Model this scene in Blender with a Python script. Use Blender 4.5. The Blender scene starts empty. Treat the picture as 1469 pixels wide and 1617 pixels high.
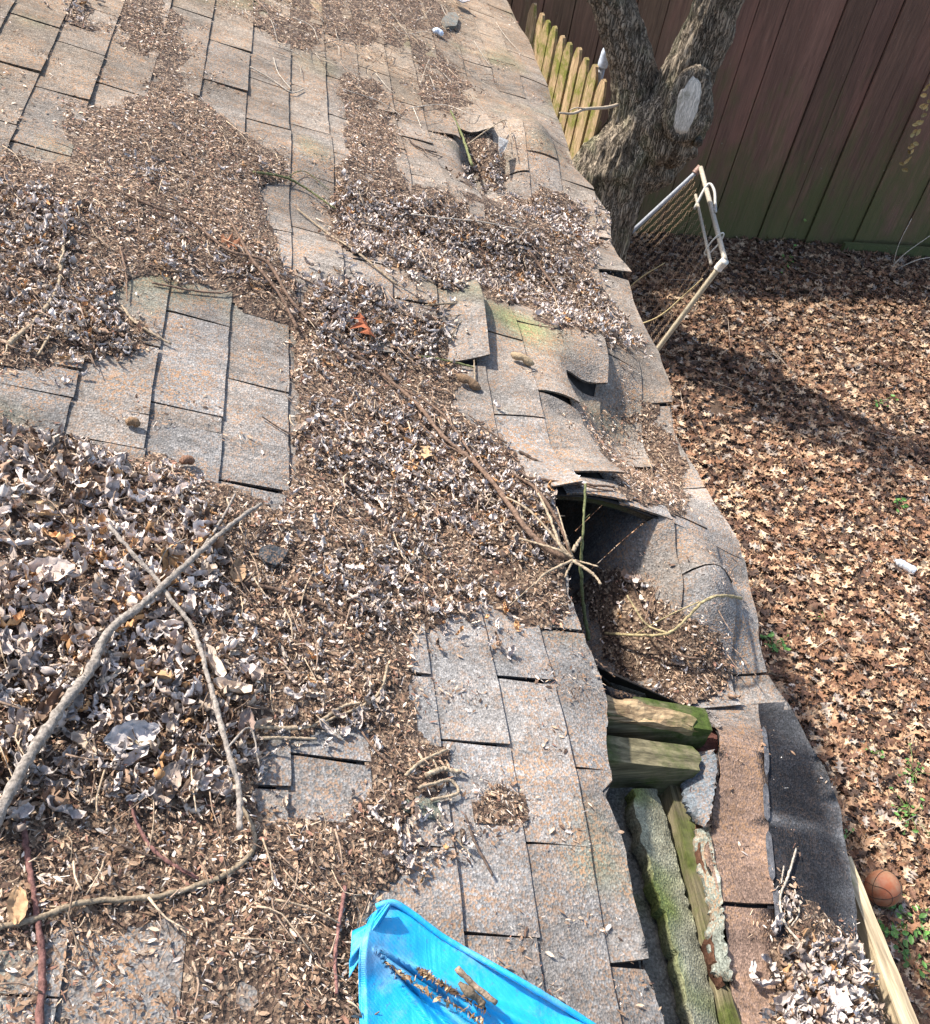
import bpy, math, re
import numpy as np
rng = np.random.default_rng(7)
SC = bpy.context.scene
# ------------------------------------------------------------------ camera frame
W, H_, F = 1469., 1617., 1600.
CX, CY = W/2, H_/2
R = np.array([[0.98137744,-0.02230403,-0.19079009],[-0.12191293,0.69523737,-0.7083659],[0.14844382,0.71843409,0.67957111]])
CH = 4.5
CAM = np.array([0., 0., CH])
cam_d = bpy.data.cameras.new('camera'); cam = bpy.data.objects.new('camera', cam_d)
SC.collection.objects.link(cam); SC.camera = cam
from mathutils import Matrix, Vector
M4 = Matrix([list(R[0])+[0], list(R[1])+[0], list(R[2])+[CH], [0,0,0,1]])
cam.matrix_world = M4
cam_d.sensor_fit = 'HORIZONTAL'; cam_d.sensor_width = 36; cam_d.lens = 36*F/W
cam_d.clip_start = .02; cam_d.clip_end = 400
# ------------------------------------------------------------------ light
SUN = np.array([-.53, .34, .78]); SUN /= np.linalg.norm(SUN)
wd = bpy.data.worlds.new('World'); SC.world = wd; wd.use_nodes = True
wn = wd.node_tree
sky = wn.nodes.new('ShaderNodeTexSky'); sky.sky_type = 'NISHITA'; sky.sun_disc = False
sky.sun_elevation = math.asin(SUN[2]); sky.sun_rotation = math.atan2(SUN[0], SUN[1])
bg = wn.nodes['Background']; sky.ozone_density = .5; sky.dust_density = 2.; bg.inputs[1].default_value = .15
wn.links.new(sky.outputs[0], bg.inputs[0])
sl = bpy.data.lights.new('sun', 'SUN'); sl.energy = 4.2; sl.angle = math.radians(2.); sl.color = (1, .95, .88)
so = bpy.data.objects.new('sun', sl); SC.collection.objects.link(so)
so.rotation_euler = Vector(SUN).to_track_quat('Z', 'Y').to_euler()
SC.view_settings.view_transform = 'Standard'; SC.view_settings.look = 'None'
SC.view_settings.exposure = 1.12; SC.view_settings.gamma = 1
# ------------------------------------------------------------------ frame maths
def ray(px, py): return R @ np.array([(px-CX)/F, -(py-CY)/F, -1.])
def onz(px, py, z=0.):
    d = ray(px, py); return CAM + (z-CH)/d[2]*d
def ony(px, py, y):
    d = ray(px, py); return CAM + y/d[1]*d
TH = math.radians(15)
S_ = np.array([math.cos(TH), 0, -math.sin(TH)]); N_ = np.array([math.sin(TH), 0, math.cos(TH)]); Y_ = np.array([0., 1, 0])
D0 = 1.17; O_ = CAM - N_*D0
def uv0(px, py, h=0.):
    d = ray(px, py); P = CAM + (-(D0-h))/(d@N_)*d - O_
    return float(P@S_), float(P[1])
def W3(U, V, h):
    U = np.asarray(U, float)[..., None]; V = np.asarray(V, float)[..., None]; h = np.asarray(h, float)[..., None]
    return O_ + U*S_ + V*Y_ + h*N_
def proj(P):
    c = (np.asarray(P)-CAM) @ R
    return CX+F*c[..., 0]/-c[..., 2], CY-F*c[..., 1]/-c[..., 2]
# value noise -------------------------------------------------------
_G = rng.random((256, 256))
def vn(x, y, seed=0):
    x = np.asarray(x, float)+seed*17.31; y = np.asarray(y, float)+seed*9.73
    xi = np.floor(x).astype(int); yi = np.floor(y).astype(int)
    fx = x-xi; fy = y-yi; fx = fx*fx*(3-2*fx); fy = fy*fy*(3-2*fy)
    g = lambda a, b: _G[a % 256, b % 256]
    return (g(xi, yi)*(1-fx)+g(xi+1, yi)*fx)*(1-fy)+(g(xi, yi+1)*(1-fx)+g(xi+1, yi+1)*fx)*fy
def fbm(x, y, n=3, seed=0):
    s = 0; a = 1; t = 0
    for i in range(n): s = s+a*vn(np.asarray(x)*2**i, np.asarray(y)*2**i, seed+i); t += a; a *= .5
    return s/t
# ------------------------------------------------------------------ sagging roof surface
CTRL_A = '''500,345,-.015 600,340,-.03 700,390,-.04 800,430,-.045 900,470,-.03 960,520,-.01
500,400,.03 590,438,.04 680,470,.045 760,490,.045 850,540,.03 930,580,.025 1000,590,.025 1040,590,.0
560,300,.0 700,330,.01 800,370,.01 860,390,.012 830,215,.035 880,260,.02 930,300,.01 780,160,.02 850,140,.015 820,60,.01
910,360,-.03 860,330,-.03 960,400,.0 990,470,.005 870,280,.01 800,310,-.03
600,560,-.02 520,640,-.01 640,700,-.02 740,800,-.02 800,620,.025 740,560,.015 850,700,.02 900,740,.03
1000,700,-.085 1020,670,-.06 1010,740,-.09 1060,740,-.06 960,720,-.05 1050,650,.0 1080,700,-.01 1120,790,-.01
900,660,.03 925,690,.02 870,775,.055 950,785,.075 1010,800,.065 1090,820,.03 1160,860,-.01
800,900,-.01 860,980,.0 900,1100,.01 940,1200,.015 900,1400,.0 1000,1550,-.015 820,1250,.008 700,1100,.0
700,240,.005 640,200,-.01 720,120,-.01'''
CTRL_B = '''870,775,-.06 900,800,-.14 950,805,-.11 1000,815,-.04 1040,825,.02 1090,835,.03 1160,868,-.01
930,900,-.22 900,840,-.2 950,850,-.15 1000,855,-.06 1060,880,.02 1130,900,.01 1180,940,-.02
960,950,-.17 1020,940,-.05 1080,960,-.01 960,1050,-.2 1040,1040,-.1 1120,1050,-.07 1195,1020,-.03
1000,1100,-.17 1080,1105,-.12 1210,1100,-.06 1130,1150,-.06 1130,1250,-.07 1120,1350,-.07 1135,1450,-.07 1170,1600,-.08
1220,1200,-.065 1220,1400,-.07 1290,1250,-.09 1340,1380,-.1 1350,1470,-.1 1350,1617,-.12 1230,1590,-.08 1420,1640,-.13'''
def parse(s): return [tuple(map(float, t.split(','))) for t in s.split()]
class Field:
    def __init__(self, ctrl, sig, zeros, local=()):
        pts = [uv0(a, b, h)+(h,) for a, b, h in ctrl]+zeros
        P = np.array(pts); self.P = P; self.s = sig
        K = np.exp(-((P[:, None, :2]-P[None, :, :2])**2).sum(-1)/(2*sig*sig))
        self.w = np.linalg.solve(K+np.eye(len(P))*.06, P[:, 2])
        self.loc = [uv0(a, b)+(h, su, sv) for a, b, h, su, sv in local]
    def __call__(self, U, V):
        U = np.asarray(U, float); V = np.asarray(V, float); out = np.zeros(np.broadcast(U, V).shape)
        for (a, b, _), w in zip(self.P, self.w): out = out+w*np.exp(-((U-a)**2+(V-b)**2)/(2*self.s**2))
        for a, b, h, su, sv in self.loc: out = out+h*np.exp(-((U-a)/su)**2-((V-b)/sv)**2)
        return out+(fbm(np.asarray(U)*3.1, np.asarray(V)*2.3, 2, 3)-.5)*.012
ZA = [(u, v, 0.) for u in np.arange(-.7, .5, .3) for v in np.arange(.2, 5.6, .3)]+[(u, v, 0.) for u in (.6, .9, 1.2, 1.4) for v in (3.9, 4.3, 4.7, 5.1)]
HA = Field(parse(CTRL_A), .15, ZA, [(757, 255, -.10, .045, .16), (800, 262, -.04, .04, .12), (835, 225, .035, .07, .14), (925, 610, -.03, .06, .05), (880, 668, -.02, .05, .03)])
HB = Field(parse(CTRL_B), .10, [], [])
HB0 = HB
def HB(U, V):
    U = np.asarray(U, float); V = np.asarray(V, float); b = HB0(U, V); a = HA(U, V)
    w = np.clip((VS+.01-V)/.13, 0, 1); w = w*w*(3-2*w); k = np.clip((U-1.02)/.11, 0, 1); k = k*k*(3-2*k)
    w = 1-(1-w)*k; return a*(1-w)+b*w
VS = 1.42
def uvs(px, py, H=None):
    H = H or HA; h = 0.
    for _ in range(14):
        u, v = uv0(px, py, h); h = .5*h+.5*float(H(u, v))
    return u, v, h
def on_roof(px, py, up=0., H=None):
    u, v, h = uvs(px, py, H); return W3(u, v, h+up)
def vfun(pts, H):                                # a boundary u(v) from traced points
    q = sorted((uvs(a, b, H)[:2] for a, b in pts), key=lambda t: t[1])
    vs = np.array([t[1] for t in q]); us = np.array([t[0] for t in q])
    return lambda V: np.interp(V, vs, us)
eave_far = [(770,-60),(800,0),(833,60),(862,130),(885,200),(905,265),(935,300),(965,345),(974,410),(1000,480),(1040,560),(1058,640),(1063,682),(1100,745),(1128,800),(1165,858),(1185,940)]
eave_near = [(1165,858),(1185,940),(1196,1010),(1212,1070),(1243,1112),(1272,1170),(1305,1222),(1326,1280),(1340,1370),(1350,1450),(1352,1480),(1372,1540),(1400,1620),(1430,1700)]
EA = vfun(eave_far, HA); EB = vfun(eave_near, HB)
brk = vfun([(870,775),(884,850),(903,950),(935,1045),(955,1098),(958,1170),(963,1243),(950,1250),(975,1310),(993,1395),(1018,1525),(1050,1640),(1060,1760)], HA)
def uA_max(V):
    V = np.asarray(V, float); return np.where(V > VS, EA(V), brk(V)+(vn(V*60, V*0)-.5)*.006+(vn(V*14, V*0, 5)-.5)*.012)
bl = vfun([(1190,1700),(1172,1617),(1152,1540),(1140,1430),(1112,1350),(1124,1300),(1135,1230),(1136,1190),(1128,1145),(1105,1122)], HB)
def uB_min(V):
    V = np.asarray(V, float)
    return np.where(V > 1.055, .80+.0*V, bl(V)+(vn(V*70, V*0)-.5)*.008)
def uB_max(V): return EB(V)+(vn(np.asarray(V)*50, np.asarray(V)*0, 2)-.5)*.006
# ------------------------------------------------------------------ mesh helpers
def mk(name, verts, faces, mat, parent=None, col=None, smooth=True, smask=None):
    me = bpy.data.meshes.new(name); v = np.asarray(verts, float)
    if isinstance(faces, np.ndarray):
        n, k = faces.shape
        me.vertices.add(len(v)); me.vertices.foreach_set('co', v.astype(np.float32).ravel())
        me.loops.add(n*k); me.loops.foreach_set('vertex_index', faces.astype(np.int32).ravel())
        me.polygons.add(n); me.polygons.foreach_set('loop_start', (np.arange(n)*k).astype(np.int32))
        me.update(calc_edges=True); me.validate()
    else:
        me.from_pydata([tuple(p) for p in v], [], faces); me.update()
    if smask is not None: me.polygons.foreach_set('use_smooth', smask.astype(bool))
    else: me.polygons.foreach_set('use_smooth', [smooth]*len(me.polygons))
    if col is not None:
        c = np.ones((len(v), 4), np.float32); c[:, :3] = col
        a = me.color_attributes.new('Col', 'FLOAT_COLOR', 'POINT'); a.data.foreach_set('color', c.ravel())
    me.materials.append(mat)
    o = bpy.data.objects.new(name, me); SC.collection.objects.link(o)
    if parent: o.parent = parent
    return o
def tag(o, label=None, cat=None, group=None, kind=None):
    for k, x in (('label', label), ('category', cat), ('group', group), ('kind', kind)):
        if x: o[k] = x
    return o
def empty(name, loc, label, cat, group=None):
    o = bpy.data.objects.new(name, None); SC.collection.objects.link(o); o.location = tuple(loc); o.empty_display_size = .05
    return tag(o, label, cat, group)
def under(o, parent):                            # keep world place under an Empty that was only moved
    o.parent = parent; o.matrix_parent_inverse = Matrix.Translation(-parent.location); return o
class MB:
    def __init__(s): s.v = []; s.f = []; s.c = []; s.n = 0
    def add(s, v, f, c=(1, 1, 1)):
        v = np.asarray(v, float).reshape(-1, 3); s.v.append(v); s.f += [tuple(i+s.n for i in q) for q in f]
        c = np.asarray(c, float); s.c.append(np.broadcast_to(c, (len(v), 3)).copy()); s.n += len(v)
    def build(s, name, mat, parent=None, smooth=True):
        return mk(name, np.concatenate(s.v), s.f, mat, parent, np.concatenate(s.c), smooth)
def grid_faces(nu, nv, off=0):
    i = np.arange((nu-1)*(nv-1)); a = i//(nv-1)*nv+i % (nv-1)+off
    return np.stack([a, a+nv, a+nv+1, a+1], 1)
def spline(P, n):
    P = np.asarray(P, float)
    if len(P) < 3: t = np.linspace(0, 1, n)[:, None]; return P[0]*(1-t)+P[-1]*t
    Q = np.vstack([2*P[0]-P[1], P, 2*P[-1]-P[-2]]); out = []
    for x in np.linspace(0, len(P)-1-1e-6, n):
        i = int(x); t = x-i; a, b, c, d = Q[i:i+4]
        out.append(.5*((2*b)+(c-a)*t+(2*a-5*b+4*c-d)*t*t+(-a+3*b-3*c+d)*t**3))
    return np.array(out)
def tube(mb, P, r0, r1, col=(1, 1, 1), n=7, seg=None, knob=.12, cap=True, radii=None):
    P = np.asarray(P, float); seg = seg or max(6, len(P)*5)
    C = spline(P, seg)
    if seg >= 14 and knob > .1: C = C+rng.normal(size=C.shape)*r0*.14+np.cumsum(rng.normal(size=C.shape), axis=0)*r0*.05
    T = np.gradient(C, axis=0); T /= np.linalg.norm(T, axis=1)[:, None]+1e-9
    up = np.array([0, 0, 1.]) if abs(T[0][2]) < .9 else np.array([1., 0, 0])
    r = np.linspace(r0, r1, seg) if radii is None else np.interp(np.linspace(0, 1, seg), np.linspace(0, 1, len(radii)), radii)
    r = r*(1+knob*(rng.random(seg)*2-1))
    vs = []
    for i in range(seg):
        a = np.cross(T[i], up); a /= np.linalg.norm(a)+1e-9; b = np.cross(a, T[i]); up = b
        for k in range(n):
            an = 2*math.pi*k/n; vs.append(C[i]+r[i]*(math.cos(an)*a+math.sin(an)*b))
    f = []
    for i in range(seg-1):
        for k in range(n):
            k2 = (k+1) % n; f.append((i*n+k, i*n+k2, (i+1)*n+k2, (i+1)*n+k))
    if cap: f.append(tuple(range(n))[::-1]); f.append(tuple(range((seg-1)*n, seg*n)))
    mb.add(vs, f, col)
def box8(mb, p, col=(1, 1, 1)):                  # 8 corners: bottom 0-3, top 4-7
    mb.add(p, [(3,2,1,0),(4,5,6,7),(0,1,5,4),(1,2,6,5),(2,3,7,6),(3,0,4,7)], col)
def beam(mb, A, B, wa, ha, side, upv, wb=None, hb=None, n=26, rough=.003, rag=0., col=(1, 1, 1)):
    A = np.asarray(A, float); B = np.asarray(B, float); side = np.asarray(side, float); upv = np.asarray(upv, float); wb = wb or wa; hb = hb or ha
    prof = []
    m = 4
    for (x0, y0, x1, y1) in ((-1,-1,1,-1),(1,-1,1,1),(1,1,-1,1),(-1,1,-1,-1)):
        for k in range(m): prof.append((x0+(x1-x0)*k/m, y0+(y1-y0)*k/m))
    k = len(prof); vs = []; Lx = (B-A)/np.linalg.norm(B-A)
    rr = rng.random(k)
    for i in range(n):
        t = i/(n-1); c = A*(1-t)+B*t; w = wa*(1-t)+wb*t; h = ha*(1-t)+hb*t
        for j, (x, y) in enumerate(prof):
            e = 0.
            if i == n-1: e = -rag*rr[j]*1.0
            q = c+side*x*w/2+upv*y*h/2+Lx*e+(side*(vn(t*9+j*.6, j*.7, 4)-.5)+upv*(vn(t*11, j*.9, 8)-.5))*2*rough
            vs.append(q)
    f = [tuple(range(k))[::-1], tuple(range((n-1)*k, n*k))]
    for i in range(n-1):
        for j in range(k):
            j2 = (j+1) % k; f.append((i*k+j, i*k+j2, (i+1)*k+j2, (i+1)*k+j))
    mb.add(vs, f, col)
# ------------------------------------------------------------------ materials
def new_mat(name):
    m = bpy.data.materials.new(name); m.use_nodes = True; nt = m.node_tree
    return m, nt, nt.nodes['Principled BSDF']
class NT:
    def __init__(s, nt): s.nt = nt
    def n(s, t, **k):
        x = s.nt.nodes.new(t)
        for a, b in k.items():
            if a.startswith('i_'):
                key = a[2:]; x.inputs[int(key) if key.isdigit() else key.replace('_', ' ')].default_value = b
            else: setattr(x, a, b)
        return x
    def l(s, a, b): s.nt.links.new(a, b)
    def coord(s, scale=(1, 1, 1), rot=(0, 0, 0)):
        g = s.n('ShaderNodeNewGeometry'); m = s.n('ShaderNodeMapping'); s.l(g.outputs['Position'], m.inputs[0])
        m.inputs['Scale'].default_value = scale; m.inputs['Rotation'].default_value = rot; return m.outputs[0]
    def noise(s, co, scale, detail=4, rough=.6, dist=0.):
        x = s.n('ShaderNodeTexNoise'); x.inputs['Scale'].default_value = scale; x.inputs['Detail'].default_value = detail
        x.inputs['Roughness'].default_value = rough; x.inputs['Distortion'].default_value = dist; s.l(co, x.inputs['Vector']); return x
    def ramp(s, fac, stops, interp='LINEAR'):
        r = s.n('ShaderNodeValToRGB'); r.color_ramp.interpolation = interp; e = r.color_ramp.elements
        while len(e) < len(stops): e.new(.5)
        for q, (p, c) in zip(e, stops): q.position = p; q.color = (c if len(c) == 4 else (*c, 1)) if not isinstance(c, float) else (c, c, c, 1)
        s.l(fac, r.inputs[0]); return r.outputs[0]
    def mix(s, fac, a, b, mode='MIX'):
        x = s.n('ShaderNodeMix', data_type='RGBA', blend_type=mode)
        for v, k in ((fac, 0), (a, 6), (b, 7)):
            if hasattr(v, 'is_linked'): s.l(v, x.inputs[k])
            else: x.inputs[k].default_value = v if k == 0 else ((*v, 1) if len(v) == 3 else v)
        return x.outputs[2]
    def bump(s, hgt, dist, strength=1., prev=None):
        b = s.n('ShaderNodeBump'); b.inputs['Strength'].default_value = strength; b.inputs['Distance'].default_value = dist
        s.l(hgt, b.inputs['Height'])
        if prev: s.l(prev, b.inputs['Normal'])
        return b.outputs[0]
def g3(x): return (x, x, x)
def shingle_mat(name, spk=1., rough=.95):
    m, nt, bs = new_mat(name); t = NT(nt); co = t.coord()
    at = t.n('ShaderNodeVertexColor', layer_name='Col').outputs[0]
    vo = t.n('ShaderNodeTexVoronoi', i_Scale=270.); t.l(co, vo.inputs['Vector'])
    vo2 = t.n('ShaderNodeTexVoronoi', i_Scale=480.); t.l(co, vo2.inputs['Vector'])
    sep = t.n('ShaderNodeSeparateColor'); t.l(vo.outputs['Color'], sep.inputs[0])
    sep2 = t.n('ShaderNodeSeparateColor'); t.l(vo2.outputs['Color'], sep2.inputs[0])
    big = t.noise(co, 5.5, 5, .65); mid = t.noise(co, 23, 4, .6)
    gran = t.ramp(sep.outputs[0], [(0, g3(.62)), (.35, g3(.88)), (.7, g3(1.06)), (1, g3(1.38))])
    c1 = t.mix(1., at, gran, 'MULTIPLY')
    g2 = t.ramp(sep2.outputs[1], [(0, g3(.75)), (.5, g3(1.)), (1, g3(1.25))])
    c1 = t.mix(1., c1, g2, 'MULTIPLY')
    tanf = t.ramp(t.mix(.45, big.outputs[0], mid.outputs[0]), [(.42, 0.), (.62, 1.)])
    pick = t.ramp(sep.outputs[1], [(.50, 0.), (.60, 1.)])
    fa = t.n('ShaderNodeMath', operation='MULTIPLY'); t.l(tanf, fa.inputs[0]); t.l(pick, fa.inputs[1])
    fb = t.n('ShaderNodeMath', operation='MULTIPLY'); t.l(fa.outputs[0], fb.inputs[0]); fb.inputs[1].default_value = .85*spk
    c2 = t.mix(fb.outputs[0], c1, (.34, .20, .11))
    wear = t.ramp(t.noise(co, 2.7, 6, .7).outputs[0], [(.32, g3(.66)), (.62, g3(1.10))])
    stk = t.noise(t.coord((.25, 1, .25)), 26, 5, .7); c2 = t.mix(1., c2, t.ramp(stk.outputs[0], [(.36, g3(.74)), (.62, g3(1.08))]), 'MULTIPLY')
    c3 = t.mix(1., c2, wear, 'MULTIPLY')
    t.l(c3, bs.inputs['Base Color']); bs.inputs['Roughness'].default_value = rough
    bs.inputs['Specular IOR Level'].default_value = .12
    b = t.bump(vo.outputs['Distance'], .0016, .8); b = t.bump(mid.outputs[0], .006, .5, b)
    t.l(b, bs.inputs['Normal']); return m
def col_mat(name, rough=.8, bscale=120., bdist=.002, spec=.3, var=.35, mult=1., trans=0.):
    m, nt, bs = new_mat(name); t = NT(nt); co = t.coord()
    at = t.n('ShaderNodeVertexColor', layer_name='Col').outputs[0]
    nz = t.noise(co, bscale, 4, .65)
    v = t.ramp(nz.outputs[0], [(.3, g3(mult*(1-var))), (.7, g3(mult*(1+var)))])
    t.l(t.mix(1., at, v, 'MULTIPLY'), bs.inputs['Base Color'])
    bs.inputs['Roughness'].default_value = rough; bs.inputs['Specular IOR Level'].default_value = spec
    if bdist: t.l(t.bump(nz.outputs[0], bdist, .8), bs.inputs['Normal'])
    return m
def wood_mat(name, dark, light, moss, mossamt=.5, axis=1, scale=30., topmoss=0.):
    m, nt, bs = new_mat(name); t = NT(nt)
    sc = [1., 1., 1.]; sc[axis] = .06; co = t.coord(tuple(sc)); c0 = t.coord()
    gr = t.noise(co, scale*3, 6, .7, 1.5); fine = t.noise(co, scale*12, 3, .6)
    base = t.ramp(gr.outputs[0], [(.3, dark), (.68, light)])
    base = t.mix(1., base, t.ramp(fine.outputs[0], [(.35, g3(.6)), (.65, g3(1.2))]), 'MULTIPLY')
    mo = t.noise(c0, 6., 6, .7)
    f = t.ramp(mo.outputs[0], [(.62-.35*mossamt, 0.), (.78-.35*mossamt, 1.)])
    mc = t.ramp(t.noise(c0, 90, 3).outputs[0], [(.3, tuple(x*.45 for x in moss)), (.7, moss)])
    base = t.mix(f, base, mc)
    t.l(base, bs.inputs['Base Color']); bs.inputs['Roughness'].default_value = .9; bs.inputs['Specular IOR Level'].default_value = .2
    b = t.bump(gr.outputs[0], .004, .9); b = t.bump(fine.outputs[0], .0015, .8, b); t.l(b, bs.inputs['Normal']); return m
M_SH = shingle_mat('shingle_granules')
M_SHD = shingle_mat('dark_granules', .10)
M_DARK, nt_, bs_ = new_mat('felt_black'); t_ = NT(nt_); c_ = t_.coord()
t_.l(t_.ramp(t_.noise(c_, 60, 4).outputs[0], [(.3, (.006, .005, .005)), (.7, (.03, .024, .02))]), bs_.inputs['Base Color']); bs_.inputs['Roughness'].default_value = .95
M_HUM, nt_, bs_ = new_mat('humus'); t_ = NT(nt_); c_ = t_.coord()
v_ = t_.n('ShaderNodeTexVoronoi', i_Scale=170.); t_.l(c_, v_.inputs['Vector'])
s_ = t_.n('ShaderNodeSeparateColor'); t_.l(v_.outputs['Color'], s_.inputs[0])
t_.l(t_.ramp(s_.outputs[0], [(0, (.04, .022, .014)), (.45, (.10, .062, .04)), (.8, (.21, .14, .09)), (1, (.38, .28, .19))]), bs_.inputs['Base Color'])
bs_.inputs['Roughness'].default_value = .95
b_ = t_.bump(v_.outputs['Distance'], .006, 1.); t_.l(t_.bump(t_.noise(c_, 45, 5, .7).outputs[0], .012, .9, b_), bs_.inputs['Normal'])
M_CHIP = col_mat('dry_chips', .85, 160, .001, .25, .3)
M_LEAF = col_mat('dry_leaf', .75, 90, .0015, .3, .28)
M_BARK = col_mat('twig_bark', .9, 160, .003, .15, .6)
M_YARD = col_mat('yard_leaf', .7, 40, .003, .3, .3)
# ------------------------------------------------------------------ ground and yard
gm, gnt, gb = new_mat('leaf_covered_soil'); t = NT(gnt); co = t.coord()
n1 = t.noise(co, 14, 8, .75); n2 = t.noise(co, .9, 5, .6)
c = t.ramp(n1.outputs[0], [(.3, (.04, .026, .018)), (.55, (.11, .068, .042)), (.75, (.22, .14, .08))])
gf = t.ramp(n2.outputs[0], [(.58, 0.), (.72, .6)])
t.l(t.mix(gf, c, (.035, .05, .015)), gb.inputs['Base Color']); gb.inputs['Roughness'].default_value = .95
t.l(t.bump(n1.outputs[0], .03, 1.), gb.inputs['Normal'])
def gz(x, y): return (fbm(np.asarray(x)*1.3, np.asarray(y)*1.3, 3, 11)-.5)*.07
xs = np.concatenate([np.linspace(-300, -9, 12), np.linspace(-8, 16, 121), np.linspace(17, 300, 12)])
ys = np.concatenate([np.linspace(-300, -9, 12), np.linspace(-8, 16, 121), np.linspace(17, 300, 12)])
X, Y = np.meshgrid(xs, ys, indexing='ij'); Z = gz(X, Y)*(np.abs(X) < 17)*(np.abs(Y) < 17)
g = mk('ground', np.stack([X, Y, Z], -1).reshape(-1, 3), grid_faces(len(xs), len(ys)), gm); tag(g, kind='structure')
# scatter helper: template verts (k,3), faces (m,q); places (n), returns merged arrays
def scatter(templates, pos, nrm, size, yaw, tilt, cols, roll=None):
    Vs, Fs, Cs = [], {}, []; base = 0; n = len(pos)
    which = rng.integers(0, len(templates), n)
    nrm = nrm/np.linalg.norm(nrm, axis=1)[:, None]
    ax = rng.normal(size=(n, 3)); ax -= nrm*(ax*nrm).sum(1)[:, None]; ax /= np.linalg.norm(ax, axis=1)[:, None]
    nn = nrm*np.cos(tilt)[:, None]+ax*np.sin(tilt)[:, None]
    a = rng.normal(size=(n, 3)) if yaw is None else yaw
    a = a-nn*(a*nn).sum(1)[:, None]; a /= np.linalg.norm(a, axis=1)[:, None]; b = np.cross(nn, a)
    Fl = []
    for ti, (tv, tf, tc) in enumerate(templates):
        idx = np.where(which == ti)[0]
        if not len(idx): continue
        s = size[idx][:, None, None]
        v = (tv[None, :, 0:1]*a[idx][:, None]+tv[None, :, 1:2]*b[idx][:, None]+tv[None, :, 2:3]*nn[idx][:, None])*s+pos[idx][:, None]
        k = len(tv); Vs.append(v.reshape(-1, 3)); Cs.append((cols[idx][:, None]*tc[None, :, None]).reshape(-1, 3))
        f = tf[None]+(np.arange(len(idx))*k)[:, None, None]+base; Fl.append(f.reshape(-1, tf.shape[1])); base += k*len(idx)
    return np.concatenate(Vs), np.concatenate(Fl), np.concatenate(Cs)
def leaf_template(lobes, curl, roll, crinkle, nx=9, ny=5, seed=0):
    r = np.random.default_rng(seed); x = np.linspace(0, 1, nx); y = np.linspace(-1, 1, ny)
    w = .30*np.sin(np.pi*np.clip(x, .02, .98))**.7
    if lobes: w = w*(1+.55*np.cos(x*2*np.pi*lobes+r.random()*3))
    Xg, Yg = np.meshgrid(x, y, indexing='ij'); Wg = w[:, None]*Yg
    if lobes: Xg = Xg+.12*np.abs(Yg)*np.sign(r.random()-.2)
    Zn = crinkle*(r.random(Xg.shape)-.5)
    Xs = Xg-.5
    # roll across and curl along
    th = Wg*roll*4; yy = np.where(abs(roll) > .01, np.sin(th)/(roll*4+1e-6), Wg); zz = (1-np.cos(th))/(abs(roll)*4+1e-6)
    ph = Xs*curl; xx = np.sin(ph)/(curl+1e-6)-zz*np.sin(ph); z2 = (1-np.cos(ph))/(curl+1e-6)+zz*np.cos(ph)
    v = np.stack([xx, yy+crinkle*.4*(r.random(Xg.shape)-.5), z2+Zn], -1).reshape(-1, 3); v[:, 2] -= v[:, 2].min()*.6
    tc = (.85+.3*r.random(len(v)))*np.where(np.abs(Yg.ravel()) < .1, .85, 1.)
    return v, grid_faces(nx, ny), tc
def oak_template(seed):
    r = np.random.default_rng(seed)
    pts = [(0, .02), (.2, .05), (.22, .24), (.33, .09), (.45, .13), (.52, .38), (.62, .14), (.72, .15), (.83, .30), (.86, .12), (1., .0)]
    up = [(x+r.normal()*.015, y*(.8+.4*r.random())) for x, y in pts]; lo = [(x+r.normal()*.015, -y*(.8+.4*r.random())) for x, y in pts[1:-1]]
    mid = [(.12, 0), (.35, 0), (.55, 0), (.8, 0)]
    vv = []; ff = []
    bend = r.normal()*1.1; rollr = r.normal()*1.6
    def P(x, y): return [x-.5, y, (bend*(x-.5)**2+rollr*y*y+.10*(r.random()-.5))*.8]
    mids = [P(x, 0) for x in (0, .12, .35, .45, .58, .75, .86, 1.)]
    # strips: (mid index pairs with up indexes)
    U = [P(*p) for p in up]; L = [P(*p) for p in lo]
    vv = mids+U+L; nm = len(mids); uo = nm; lo_ = nm+len(U)
    um = {1: 1, 2: 2, 3: 2, 4: 3, 5: 4, 6: 4, 7: 5, 8: 6, 9: 6}
    for i in range(1, 9):
        a, b = um[i], um[i+1]
        ff.append((a, b, uo+i+1, uo+i) if a != b else (a, uo+i+1, uo+i, uo+i))
        ff.append((b, a, lo_+i-1, lo_+i) if a != b else (a, lo_+i-1, lo_+i, lo_+i))
    ff.append((0, 1, uo+1, uo+1)); ff.append((0, lo_, 1, 1)); ff.append((6, 7, uo+9, uo+9)); ff.append((7, 6, lo_+8, lo_+8))
    tri = []
    for f in ff:
        f = list(dict.fromkeys(f))
        tri.append((f[0], f[1], f[2]))
        if len(f) == 4: tri.append((f[0], f[2], f[3]))
    v = np.array(vv); return v, np.array(tri), .8+.4*r.random(len(v))
def pal(n, cols, w):
    c = np.array(cols)[rng.choice(len(cols), n, p=np.array(w)/sum(w))]; return c*(.75+.5*rng.random((n, 1)))
OAK = [oak_template(i) for i in range(16)]+[oak_template(40+i) for i in range(8)]
def px_of(P): return proj(P)
nY = 125000
x = 1.2+7.*rng.random(nY); y = .3+8.5*rng.random(nY)
P = np.stack([x, y, gz(x, y)+rng.random(nY)**1.5*.05], -1); a, b = px_of(P)
thin = np.exp(-(((a-1140)/90)**2+((b-650)/60)**2))*.75      # a bare patch of wet humus
keep = (a > 900) & (a < 1560) & (b > 330) & (b < 1720) & (rng.random(nY) > thin) & (fbm(x*2.2, y*2.2, 3, 21)+.33 > rng.random(nY)*.75)
P = P[keep]; n = len(P); a = a[keep]; b = b[keep]
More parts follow.
